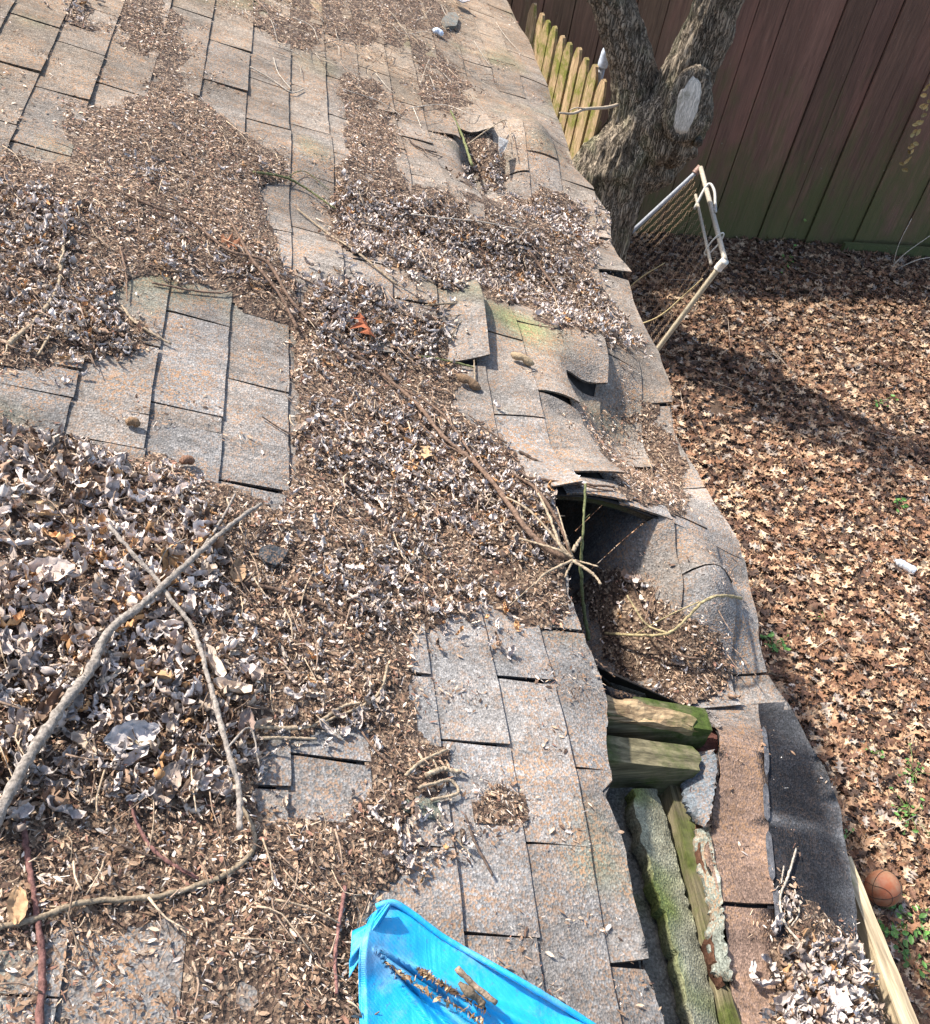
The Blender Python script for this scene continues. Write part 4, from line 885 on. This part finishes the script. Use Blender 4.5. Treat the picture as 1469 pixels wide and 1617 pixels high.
# ------------------------------------------------------------------ plank fence at the back
a0 = onz(1156, 380); b0 = onz(1469, 399); ft = (b0-a0)/np.linalg.norm(b0-a0); fn = np.array([ft[1], -ft[0], 0]); fn = fn if fn[1] < 0 else -fn
M_PLK, nt_, bs_ = new_mat('maroon_planks'); t_ = NT(nt_); cg = t_.coord((1, 1, .055)); c_ = t_.coord(); at_ = t_.n('ShaderNodeVertexColor', layer_name='Col').outputs[0]
gr = t_.noise(cg, 42, 7, .72, 1.2); st = t_.noise(t_.coord((1, 1, .18)), 5, 5, .65)
base = t_.mix(1., at_, t_.ramp(gr.outputs[0], [(.3, g3(.5)), (.55, g3(1.)), (.75, g3(1.5))]), 'MULTIPLY')
base = t_.mix(t_.ramp(st.outputs[0], [(.52, 0.), (.74, .8)]), base, (.26, .12, .082))
sx = t_.n('ShaderNodeSeparateXYZ'); t_.l(c_, sx.inputs[0])
mz = t_.n('ShaderNodeMapRange'); t_.l(sx.outputs[2], mz.inputs[0]); mz.inputs[1].default_value = 0.; mz.inputs[2].default_value = 1.9; mz.inputs[3].default_value = .30; mz.inputs[4].default_value = -.12
ms = t_.noise(t_.coord((1, 1, .35)), 4.5, 6, .7); ad = t_.n('ShaderNodeMath', operation='ADD'); t_.l(mz.outputs[0], ad.inputs[0]); t_.l(ms.outputs[0], ad.inputs[1])
base = t_.mix(t_.ramp(ad.outputs[0], [(.50, 0.), (.76, .72)]), base, (.085, .10, .028))
base = t_.mix(t_.ramp(t_.noise(c_, 34, 3, .6).outputs[0], [(.70, 0.), (.74, .5)]), base, (.28, .26, .2))
t_.l(base, bs_.inputs['Base Color']); bs_.inputs['Roughness'].default_value = .75; bs_.inputs['Specular IOR Level'].default_value = .35
b_ = t_.bump(gr.outputs[0], .010, .8); t_.l(b_, bs_.inputs['Normal'])
fence = empty('plank_fence', a0, 'tall dark maroon fence of wide vertical planks with moss at its foot', 'fence')
mb = MB(); FH = 2.45; pw = .262
for k in range(-17, 26):
    s0 = k*pw+.005; s1 = (k+1)*pw-.005; rr = np.random.default_rng(k+400); w = rr.random(); dz = rr.normal()*.006
    col = np.array((.165, .082, .058))*(.75+.6*rr.random())+np.array((0, .012, 0))*(k < -4)+np.array((0, .006, 0))*rr.random()
    A = a0+ft*s0+fn*dz; B = a0+ft*s1+fn*(dz+rr.normal()*.004); th_p = -fn*.025
    lo = -.08; hi = FH+rr.normal()*.02
    c8 = [A+th_p, B+th_p, B, A]; p = [q+np.array([0, 0, lo]) for q in c8]+[q+np.array([0, 0, hi]) for q in c8]
    box8(mb, p, col)
under(mb.build('planks', M_PLK, None, False), fence)
mb = MB()
for zc in (.35, 2.1):
    A = a0-ft*4.4-fn*.07; B = a0+ft*6.7-fn*.07; p = []
    for z in (zc-.045, zc+.045): p += [A-fn*.02+[0, 0, z], B-fn*.02+[0, 0, z], B+fn*.018+[0, 0, z], A+fn*.018+[0, 0, z]]
    mb = MB(); box8(mb, p, (.07, .045, .035)); under(mb.build('rail', M_PLK, None, False), fence)
mb = MB(); p = []
for z in (-.08, FH-.05): p += [a0-ft*4.45-fn*.0445+[0, 0, z], a0+ft*6.8-fn*.0445+[0, 0, z], a0+ft*6.8-fn*.034+[0, 0, z], a0-ft*4.45-fn*.034+[0, 0, z]]
box8(mb, p, (.012, .009, .008)); under(mb.build('dark_seam_backing', M_PLK, None, False), fence)  # added near-black sheet: stops light through the gaps so seams look dark
mb = MB(); A = onz(1325, 396)-fn*.0+ft*0; B = A+ft*3.; p = []
for z in (-.02, .11): p += [A+fn*.008+[0, 0, z], B+fn*.008+[0, 0, z], B+fn*.06+[0, 0, z], A+fn*.06+[0, 0, z]]
box8(mb, p, (.07, .06, .045)); under(mb.build('gravel_board', M_PLK, None, False), fence)
# ------------------------------------------------------------------ picket fence
M_PICK = wood_mat('picket_wood', (.22, .14, .07), (.58, .41, .23), (.22, .22, .045), .48, axis=2, scale=12)
zp = 2.0; q0 = onz(866, 30, zp); q1 = onz(941, 98, zp); pd = (q1-q0); pl = np.linalg.norm(pd); pd /= pl; pn = np.array([-pd[1], pd[0], 0]); pn = pn if pn[0] < 0 else -pn
picket = empty('picket_fence', [q1[0], q1[1], 0], 'weathered yellow green picket fence beside the tree trunk', 'picket fence')
step = pl/6; hw = step*.40
for k in range(-6, 8):
    c = q0+pd*step*k; c[2] = 0
    if c[1] > 8.52: continue
    rr = np.random.default_rng(k+70); zt_ = zp+rr.normal()*.015; hw2 = hw*(.95+.1*rr.random()); 
    if k == 7: zt_ = zp-.05
    prof = [(-1, 0.05), (-1, zt_-.10), (-.75, zt_-.055), (-.42, zt_-.012), (0, zt_), (.42, zt_-.012), (.75, zt_-.055), (1, zt_-.10), (1, .05)]
    lean = rr.normal()*.012; v = []
    for sd in (.011, -.011):
        for x_, z_ in prof: v.append(c+pd*(x_*hw2+lean*z_/2)+pn*(sd+(rr.normal()*.002))+np.array([0, 0, z_]))
    n_ = len(prof); f = [tuple(range(n_))[::-1], tuple(range(n_, 2*n_))]+[(i, (i+1) % n_, (i+1) % n_+n_, i+n_) for i in range(n_)]
    mb = MB(); mb.add(v, f); o = mb.build('picket', M_PICK, None, False); under(o, picket)
    if k == 7: o['label'] = 'broken dark splintered end picket'
mb = MB()
for z in (.4, 1.6):
    A = q0-pd*step*3.5; B = q1+pd*step*1.4; p = []
    for zz in (z-.045, z+.045): p += [[*(A-pn*.014)[:2], zz], [*(B-pn*.014)[:2], zz], [*(B-pn*.052)[:2], zz], [*(A-pn*.052)[:2], zz]]
    mb = MB(); box8(mb, p); under(mb.build('rail', M_PICK, None, False), picket)
M_GALV = col_mat('galvanised_pipe', .45, 60, .0008, .5, .3)
gp = empty('steel_post', onz(943, 96, 1.97), 'round steel fence post with a pointed grey cap behind the pickets', 'post')
ct = onz(943, 92, 2.03)-pn*.06; ct[2] = 0
mb = MB(); tube(mb, [ct+[0, 0, 0], ct+[0, 0, 2.0]], .024, .024, (.35, .36, .38), 14, 4, 0); under(mb.build('pipe', M_GALV), gp)
mb = MB(); tube(mb, [ct+[0, 0, z] for z in (1.97, 2.0, 2.03, 2.07, 2.11, 2.135)], 0, 0, (.50, .54, .60), 16, 24, 0, radii=[.036, .037, .034, .032, .022, .003]); under(mb.build('cap', M_GALV), gp)
# ------------------------------------------------------------------ tree
M_TREE, nt_, bs_ = new_mat('furrowed_bark'); t_ = NT(nt_); c_ = t_.coord(); tc = t_.n('ShaderNodeVertexColor', layer_name='Col').outputs[0]
cw = t_.coord((1, 1, .13)); n1 = t_.noise(cw, 34, 6, .7, 1.0)
vo_ = t_.n('ShaderNodeTexVoronoi', feature='DISTANCE_TO_EDGE', i_Scale=34.); 
mxv = t_.mix(.06, cw, n1.outputs['Color'], 'LINEAR_LIGHT'); t_.l(mxv, vo_.inputs['Vector'])
hgt = t_.ramp(vo_.outputs['Distance'], [(0, 0.), (.16, 1.)])
colr = t_.mix(hgt, (.06, .048, .036), (.34, .275, .20)); colr = t_.mix(1., colr, t_.ramp(n1.outputs[0], [(.3, g3(.5)), (.7, g3(1.25))]), 'MULTIPLY')
colr = t_.mix(t_.ramp(t_.noise(c_, 3.2, 5, .7).outputs[0], [(.52, 0.), (.70, .5)]), colr, (.16, .18, .09)); colr = t_.mix(1., colr, tc, 'MULTIPLY')
t_.l(colr, bs_.inputs['Base Color']); bs_.inputs['Roughness'].default_value = .95; bs_.inputs['Specular IOR Level'].default_value = .15
b_ = t_.bump(hgt, .022, 1.); b_ = t_.bump(n1.outputs[0], .02, .8, b_); t_.l(b_, bs_.inputs['Normal'])
ty = 7.15
base_ = onz(915, 520); base_[1] = ty+.1
base_ = ony(888, 500, ty+.05); base_[2] = -.1
tree = empty('tree', [base_[0], base_[1], 0], 'thick furrowed tree trunk forking in two above a pale pruning scar', 'tree')
def T(px, py, y): return ony(px, py, y)
def limb(mb, pts, radii, n=40, seg=70, seed=0, amp=.018):
    C = spline(pts, seg); Tn = np.gradient(C, axis=0); Tn /= np.linalg.norm(Tn, axis=1)[:, None]; r = np.interp(np.linspace(0, 1, seg), np.linspace(0, 1, len(radii)), radii)
    ref = np.array([1., 0, 0]); vs = []
    for i in range(seg):
        a = ref-Tn[i]*(ref@Tn[i]); a /= np.linalg.norm(a); b = np.cross(Tn[i], a); ref = a
        k = np.arange(n); an = 2*math.pi*k/n
        rd = r[i]*(1+.10*(vn(np.cos(an)*1.5+5, np.sin(an)*1.5+i*.07, seed)-.5)*2)+amp*(vn(k*1.05*1.0, k*0+i*.13, seed+3)-.5)*2+amp*.6*(vn(k*2.1, k*0+i*.35, seed+6)-.5)
        rd[-1] = (rd[-2]+rd[0])/2
        vs.append(C[i]+np.cos(an)[:, None]*a*rd[:, None]+np.sin(an)[:, None]*b*rd[:, None])
    vs = np.concatenate(vs); f = [tuple(range(n))[::-1], tuple(range((seg-1)*n, seg*n))]
    for i in range(seg-1):
        for k in range(n): f.append((i*n+k, i*n+(k+1) % n, (i+1)*n+(k+1) % n, (i+1)*n+k))
    mb.add(vs, f)
fk = T(1030, 185, ty-.15)
mb = MB()
limb(mb, [base_, T(918,400,ty), T(950,305,ty-.03), T(994,240,ty-.1), fk], [.42, .34, .32, .28, .22], seed=1)
tL = T(965, 0, ty-.1); tR = T(1139, 0, ty-.35)
limb(mb, [T(1004,235,ty-.05), T(1010,160,ty-.08), T(999,106,ty-.1), T(983,52,ty-.1), tL, tL+(tL-T(985,60,ty-.1))*1.4, tL+np.array([-.5, .1, 1.6])], [.24, .19, .145, .135, .13, .12, .09], seed=2)
limb(mb, [T(1025,225,ty-.12), T(1068,155,ty-.2), T(1091,105,ty-.25), T(1118,55,ty-.3), tR, tR+(tR-T(1095,80,ty-.28))*1.2, tR+np.array([.5, -.2, 1.7])], [.24, .20, .165, .155, .15, .13, .10], seed=3)
def ringpts():
    c0 = T(1086, 166, ty-.50); nn = (CAM-c0)/np.linalg.norm(CAM-c0); nn = np.array([nn[0]+.15, nn[1], nn[2]*.35]); nn /= np.linalg.norm(nn)
    a = np.cross([0, 0, 1.], nn); a /= np.linalg.norm(a); b = np.cross(nn, a)
    return [c0+a*.10*math.cos(q)+b*.215*math.sin(q) for q in np.linspace(0, 2*math.pi, 13)]
tube(mb, ringpts(), .045, .045, (1, 1, 1), 12, 50, .09)
# burl and collar of the old cut
def blob(mb, c, r, seed, n=22, m=30, amp=.18):
    th = np.linspace(0, math.pi, n)[:, None]; ph = np.linspace(0, 2*math.pi, m, endpoint=False)[None]
    x = np.sin(th)*np.cos(ph); y = np.sin(th)*np.sin(ph); z = np.cos(th)+0*ph
    k = 1+amp*(fbm(x*2+seed, y*2+z*2, 3, seed)-.5)*2
    v = np.stack([x*r[0]*k, y*r[1]*k, z*r[2]*k], -1)+c; f = []
    for i in range(n-1):
        for j in range(m): f.append((i*m+j, (i+1)*m+j, (i+1)*m+(j+1) % m, i*m+(j+1) % m))
    mb.add(v.reshape(-1, 3), f)
blob(mb, T(1048,195,ty-.2), (.30, .26, .30), 1); blob(mb, T(1076,172,ty-.28), (.20, .22, .29), 2); blob(mb, T(1020,250,ty-.1), (.27, .24, .24), 3, amp=.25); blob(mb, T(1070,215,ty-.32), (.15, .12, .14), 4, amp=.3); blob(mb, T(1062,235,ty-.30), (.16, .10, .10), 5, amp=.4)
tr = mb.build('trunk', M_TREE)
md = tr.modifiers.new('join', 'REMESH'); md.mode = 'VOXEL'; md.voxel_size = .0105; md.use_smooth_shade = True
dg = bpy.context.evaluated_depsgraph_get(); me_ = bpy.data.meshes.new_from_object(tr.evaluated_get(dg)); tr.modifiers.clear(); tr.data = me_
nv_ = len(me_.vertices); co_ = np.empty(nv_*3, np.float32); me_.vertices.foreach_get('co', co_); co_ = co_.reshape(-1, 3).astype(float)
no_ = np.empty(nv_*3, np.float32); me_.vertex_normals.foreach_get('vector', no_); no_ = no_.reshape(-1, 3).astype(float)
wx = (fbm(co_[:, 2]*3, co_[:, 0]*3, 2, 7)-.5)*.10; wy = (fbm(co_[:, 2]*3, co_[:, 1]*3, 2, 8)-.5)*.10
def ridge(p, q, sd): return 1-np.abs(2*vn(p, q, sd)-1)
ax_ = np.abs(no_[:, 0])/(np.abs(no_[:, 0])+np.abs(no_[:, 1])+1e-6)
r1 = ridge((co_[:, 1]+wy)*34, co_[:, 2]*3.6, 1)*ax_+ridge((co_[:, 0]+wx)*34, co_[:, 2]*3.6, 2)*(1-ax_)
r2 = ridge((co_[:, 1]+wy)*52, co_[:, 2]*9, 3)*ax_+ridge((co_[:, 0]+wx)*52, co_[:, 2]*9, 4)*(1-ax_)
fur = r1*.65+r2*.35
co_ += no_*((fur-.5)*.034)[:, None]; me_.vertices.foreach_set('co', co_.astype(np.float32).ravel()); me_.update()
ca_ = me_.color_attributes.new('Col', 'FLOAT_COLOR', 'POINT'); cc4 = np.ones((nv_, 4), np.float32); cc4[:, :3] = np.clip(.45+1.0*fur, .4, 1.4)[:, None]; ca_.data.foreach_set('color', cc4.ravel())  # furrows painted darker as if shaded; ridge tips are lighter bark
if not me_.materials: me_.materials.append(M_TREE)
under(tr, tree)
# branches above the frame (their shade falls on the yard)
mb = MB()
for (S0, dr) in ((tL+np.array([-.3, .1, 1.6]), (-.4, .3, 1)), (tR+np.array([.5, -.2, 1.7]), (.6, -.1, 1))):
    for k in range(7):
        d = np.array(dr)+rng.normal(size=3)*.7; d[2] = abs(d[2])+.5; d /= np.linalg.norm(d); e = S0+d*(1.2+1.6*rng.random()); mid = (S0+e)/2+rng.normal(size=3)*.15
        tube(mb, [S0, mid, e], .06, .012, (1, 1, 1), 8, 10, .05)
        for _ in range(7):
            s = mid+(e-mid)*rng.random(); dd_ = d+rng.normal(size=3)*.8; dd_[2] = abs(dd_[2]); e2 = s+dd_*(.5+.6*rng.random()); tube(mb, [s, (s+e2)/2+rng.normal(size=3)*.06, e2], .014, .003, (1, 1, 1), 5, 7, .05)
under(mb.build('crown', M_TREE), tree)
# pruning scar
M_SCAR = wood_mat('bare_grey_wood', (.36, .31, .24), (.80, .72, .60), (.2, .2, .12), .1, axis=2, scale=20)
sc = T(1086, 166, ty-.535); cd = (CAM-sc)/np.linalg.norm(CAM-sc)
def disc(c, r1, r2, nrm, thick_, n=28, jag=.05):
    nrm = nrm/np.linalg.norm(nrm); a = np.cross([0, 0, 1.], nrm); a /= np.linalg.norm(a); b = np.cross(nrm, a); v = []
    for rr_, dz in ((1., -thick_), (1., 0), (.8, .012), (0.35, .008)):
        for k in range(n):
            an = 2*math.pi*k/n; ex = 1-.0*k; cx_ = np.sign(math.cos(an))*abs(math.cos(an))**.7; cy_ = np.sign(math.sin(an))*abs(math.sin(an))**.7
            v.append(c+nrm*dz+a*cx_*r1*rr_*(1+jag*rng.normal()*(rr_ == 1.))+b*cy_*r2*rr_)
    f = [tuple(range(3*n, 4*n))]
    for L_ in range(3):
        for k in range(n): f.append((L_*n+k, L_*n+(k+1) % n, (L_+1)*n+(k+1) % n, (L_+1)*n+k))
    return v, f
mb = MB(); v, f = disc(sc, .078, .195, np.array([cd[0]+.15, cd[1], cd[2]*.35]), .12); mb.add(v, f); under(mb.build('pruning_scar', M_SCAR), tree)
mb = MB(); tube(mb, [T(1098,212,ty-.36), T(1101,222,ty-.46), T(1103,228,ty-.50)], .045, .03, (1, 1, 1), 9, 8, .2); under(mb.build('branch_stub', M_TREE), tree)
# side twig across the pickets
mb = MB(); tube(mb, [T(975,166,ty-.3), T(955,170,ty-.5), T(925,172,ty-.8), T(905,179,ty-1.), T(884,178,ty-1.2)], .014, .006, (.42, .34, .25), 7, 24, .1); tube(mb, [T(925,172,ty-.8), T(910,170,ty-1.), T(900,174,ty-1.1)], .006, .003, (.42, .34, .25), 5, 8, .1)
under(mb.build('side_twig', M_BARK), tree)
# ------------------------------------------------------------------ leaning chain link gate
gate = empty('chain_link_gate', onz(1090, 420, 0), 'leaning chain link gate with a cream pipe frame by the tree', 'gate')
gA = onz(1107, 265, 1.2); gB = onz(1145, 410, 1.2); gC = onz(975, 387, .45); gD = onz(1035, 556, .35)
gC2 = gA+(gC-gA)*1.25; gD2 = gB+(gD-gB)*1.15
CREAM = (.40, .35, .27); GREY = (.33, .35, .38)
def pipe(nm, pts, r, col, knob=.02, n=14, seg=None):
    mb = MB(); tube(mb, pts, r, r, col, n, seg or 14, knob); return under(mb.build(nm, M_GALV), gate)
pipe('top_pipe', [gA, gB], .019, CREAM); pipe('side_pipe', [gA, gC2], .017, GREY); pipe('side_pipe', [gB, gD2], .019, (.38, .32, .22))
off = (gC-gA)/np.linalg.norm(gC-gA)*.10; dd = gB-gA
pipe('tension_bar', [gA+dd*.22+off, gB-dd*.06+off*1.1], .012, CREAM)
pipe('corner_joint', [gB+dd*.01, gB-[0, 0, .0]+(gD-gB)*.06, gB+(gD-gB)*.10], .031, (.60, .55, .46)); pipe('corner_joint', [gA-dd*.012, gA+(gC-gA)*.07], .029, (.22, .13, .10))
pipe('hose_tie', [gA+dd*.34+off*1.4, gA+dd*.25+[0, 0, .03], gA+dd*.30+[.045, 0, .03], gA+dd*.42+[.042, 0, .0], gA+dd*.55+[.01, 0, .03]], .011, (.40, .38, .34), seg=30)
for tt in (.80,):
    c = gA+dd*tt; mb = MB(); ring = [c+off*.5+(off*.85)*math.cos(a)+np.array([.0, 0, .06])*math.sin(a) for a in np.linspace(0, 2*math.pi, 14)]
    tube(mb, ring, .006, .006, (.5, .48, .42), 6, 40, 0); under(mb.build('wire_band', M_GALV), gate)
# woven wire: zigzag strands
mb = MB(); e1 = gD2-gB; e2 = gA-gB
def GP(s, t_, bulge=True):                       # s along the top from B to A, t down the sides
    top_ = gB+e2*s; bot = gD2+(gC2-gD2)*s; p = top_*(1-t_)+bot*t_
    return p+np.array([0, 0, 1])*(-.05*math.sin(math.pi*s)*math.sin(math.pi*t_))+np.array([.05, 0, 0])*math.sin(7*s)*t_
wn_ = 15; rows = 13
for i in range(wn_):
    pts = []
    for j in range(rows*2+1):
        s = (i+(.5 if j % 2 else 0)*1.0+.25+.25*math.sin(j*1.7+i)*.3)/wn_; t_ = .07+.93*j/(rows*2)
        if s > 1: s = 1
        p = GP(s, t_); zz = .006 if j % 2 else -.006; pts.append(p+np.array([zz, 0, zz])+rng.normal(size=3)*.002)
    tube(mb, pts, .0011, .0011, np.array((.42, .27, .16))*(.7+.5*rng.random()), 4, len(pts)*2, 0)
    pts2 = []
    for j in range(rows*2+1):
        s = (i-(.5 if j % 2 else 0)+.75)/wn_; t_ = .07+.93*j/(rows*2); s = min(max(s, 0), 1); p = GP(s, t_); pts2.append(p+rng.normal(size=3)*.002)
    tube(mb, pts2, .0011, .0011, np.array((.42, .27, .16))*(.7+.5*rng.random()), 4, len(pts2)*2, 0)
under(mb.build('wire_mesh', M_GALV), gate)
# dead vine stems through the mesh
for k, (pp, lab) in enumerate(((((965,480,.3),(1010,440,.6),(1050,415,.8)), 'pale dead vine stem leaning on the gate mesh, upper one'), (((985,520,.2),(1040,500,.5),(1085,462,.8),(1110,440,1.)), 'long dead vine stem arching under the gate mesh'), (((1015,530,.2),(1060,500,.4),(1080,480,.6)), 'dark dead vine stem low beside the gate pipe'))):
    mb = MB(); tube(mb, [onz(a, b, z) for a, b, z in pp], .006, .004, TW['yellow'] if k < 2 else TW['dark'], 6, 20, .1); tag(mb.build('dead_vine', M_BARK), lab, 'vine stem')
# ------------------------------------------------------------------ ball
M_BALL, nt_, bs_ = new_mat('ball_rubber'); t_ = NT(nt_); c_ = t_.coord(); 
d_ = t_.ramp(t_.noise(c_, 9, 5, .7).outputs[0], [(.38, 0.), (.62, .85)])
t_.l(t_.mix(d_, (.30, .085, .032), (.30, .19, .11)), bs_.inputs['Base Color']); bs_.inputs['Roughness'].default_value = .6
v_ = t_.n('ShaderNodeTexVoronoi', i_Scale=330.); t_.l(c_, v_.inputs['Vector']); t_.l(t_.bump(v_.outputs['Distance'], .001, .5), bs_.inputs['Normal'])
bc = onz(1395, 1403, .10); br = .1
bd_ = np.linalg.norm(bc-CAM); br = 28/F*(-(R.T@(bc-CAM))[2]); bc = onz(1395, 1403, br+.02)
ball = empty('basketball', bc, 'faded orange basketball lying in the yard leaves', 'ball')
mb = MB(); blob(mb, bc, (br, br, br*.97), 1, 40, 60, 0.0); under(mb.build('ball_body', M_BALL), ball)
M_SEAM, nt_, bs_ = new_mat('black_seam'); bs_.inputs['Base Color'].default_value = (.02, .015, .012, 1); bs_.inputs['Roughness'].default_value = .8
mb = MB(); Rz = Matrix.Rotation(.5, 3, 'Z') @ Matrix.Rotation(.9, 3, 'X'); Rz = np.array(Rz)
def circ(fn_): 
    pts = [bc+Rz@(np.array(fn_(a))*br*1.002) for a in np.linspace(0, 2*math.pi, 60)]; tube(mb, pts, .0013, .0013, (0, 0, 0), 6, 150, 0)
circ(lambda a: (math.cos(a), math.sin(a), 0)); circ(lambda a: (math.cos(a), 0, math.sin(a)))
for sgn in (1, -1):
    def fz(a, sgn=sgn):
        x = sgn*(.62+.16*math.cos(2*a)); r_ = math.sqrt(max(0, 1-x*x)); return (x, r_*math.cos(a), r_*math.sin(a))
    circ(fz)
under(mb.build('seams', M_SEAM), ball)
# ------------------------------------------------------------------ yard odds and ends
M_PLAS, nt_, bs_ = new_mat('clear_plastic'); bs_.inputs['Base Color'].default_value = (.75, .8, .84, 1); bs_.inputs['Roughness'].default_value = .2; bs_.inputs['Transmission Weight'].default_value = .5
p0 = onz(1412, 884, .06); p1 = onz(1446, 903, .06); mb = MB(); tube(mb, [p0, p0*.6+p1*.4, p1], 0, 0, (1, 1, 1), 12, 26, .12, radii=[.012, .014, .030, .034, .026, .032, .034, .028])
o = mb.build('plastic_bottle', M_PLAS); tag(o, 'crushed clear plastic bottle among the yard leaves', 'bottle')
M_GRN = col_mat('green_leaf', .5, 60, .001, .4, .25)
GT = [leaf_template(0, .9, .6, .03, 7, 5, 500+i) for i in range(5)]
def weed(label, px, py, n_, spread, size, hgt=.03, group='green weeds in the yard leaves', col=(.09, .20, .04)):
    n_ *= .6; size *= .8
    c = onz(px, py, 0); n_ = int(n_)
    P = c+rng.normal(size=(n_, 3))*[spread, spread, 0]; P[:, 2] = gz(P[:, 0], P[:, 1])+.035+hgt*rng.random(n_)
    v, f, cc = scatter(GT, P, np.tile([0, 0, 1.], (n_, 1)), size*(.6+.8*rng.random(n_)), None, np.abs(rng.normal(0, .5, n_)), np.array(col)*(.6+.8*rng.random((n_, 1))))
    wroot = empty('weed', c, label, 'weed', group); under(mk('leaves', v, f, M_GRN, None, cc, True), wroot)
    mb = MB()
    for i in range(min(n_, 14)): tube(mb, [c+[0, 0, .0], (c+P[i])/2+[0, 0, .02], P[i]], .0025, .0015, (.14, .2, .06), 4, 5, 0)
    under(mb.build('stems', M_GRN), wroot)
for a_ in (('green weed sprouting close under the eave edge', 1218, 1022, 34, .05, .045), ('small green sprig in the shaded upper yard', 1387, 642, 14, .05, .05), ('bright green crumpled leafy sprig in the middle of the yard', 1413, 806, 16, .035, .07),
           ('low green weed right of the middle yard', 1440, 1225, 30, .06, .03), ('green weed cluster above the basketball', 1436, 1290, 40, .07, .035), ('tiny green sprig near the eave tip', 1330, 1330, 10, .03, .03), ('tiny green sprig between eave and right edge', 1375, 1190, 12, .05, .03),
           ('broad green weed patch below the basketball', 1452, 1465, 60, .09, .045), ('green weed beside the fascia board', 1402, 1480, 26, .035, .045), ('green weed at the lower right corner', 1440, 1530, 26, .06, .04), ('thin green sprig in the bright upper yard', 1300, 985, 8, .06, .03), ('thin green sprig in the shade near the fence', 1240, 420, 16, .12, .05)):
    weed(*a_)
weed('leafy vine sprig climbing the plank fence foot', 1262, 372, 22, .07, .06, .35, col=(.16, .22, .06)); weed('leafy weed at the fence foot in the far right corner', 1440, 390, 30, .16, .06, .25, col=(.10, .16, .04))
mb = MB()
for pp in (((1405,425,0),(1430,400,.3),(1469,372,.5)), ((1410,420,0),(1420,385,.3),(1440,345,.6)), ((1415,425,0),(1450,410,.2),(1480,405,.3))): tube(mb, [onz(a, b, z) if z == 0 else ony(a, b, 8.3) for a, b, z in pp], .005, .003, TW['pale'], 5, 14, .1)
tag(mb.build('dry_stalks', M_BARK), 'dry pale stalks in front of the fence in the far right corner', 'dry stalks')
mb = MB(); p = [T(x_, y_, 8.55) for x_, y_ in ((1469,125),(1460,170),(1450,200),(1440,235),(1432,262))]; tube(mb, p, .003, .002, (.25, .18, .12), 4, 20, .1)
vine = empty('vine', p[-1], 'dangling dry vine with yellow leaves on the plank fence', 'vine'); under(mb.build('stem', M_BARK), vine)
C_ = spline(p, 26); v, f, cc = scatter(GT, C_+rng.normal(size=C_.shape)*[.03, .01, .02], np.tile(fn, (26, 1)), .05+.03*rng.random(26), None, np.abs(rng.normal(0, .5, 26)), pal(26, [(.45, .30, .12), (.35, .25, .10)], [1, 1]))
under(mk('leaves', v, f, M_LEAF, None, cc, True), vine)
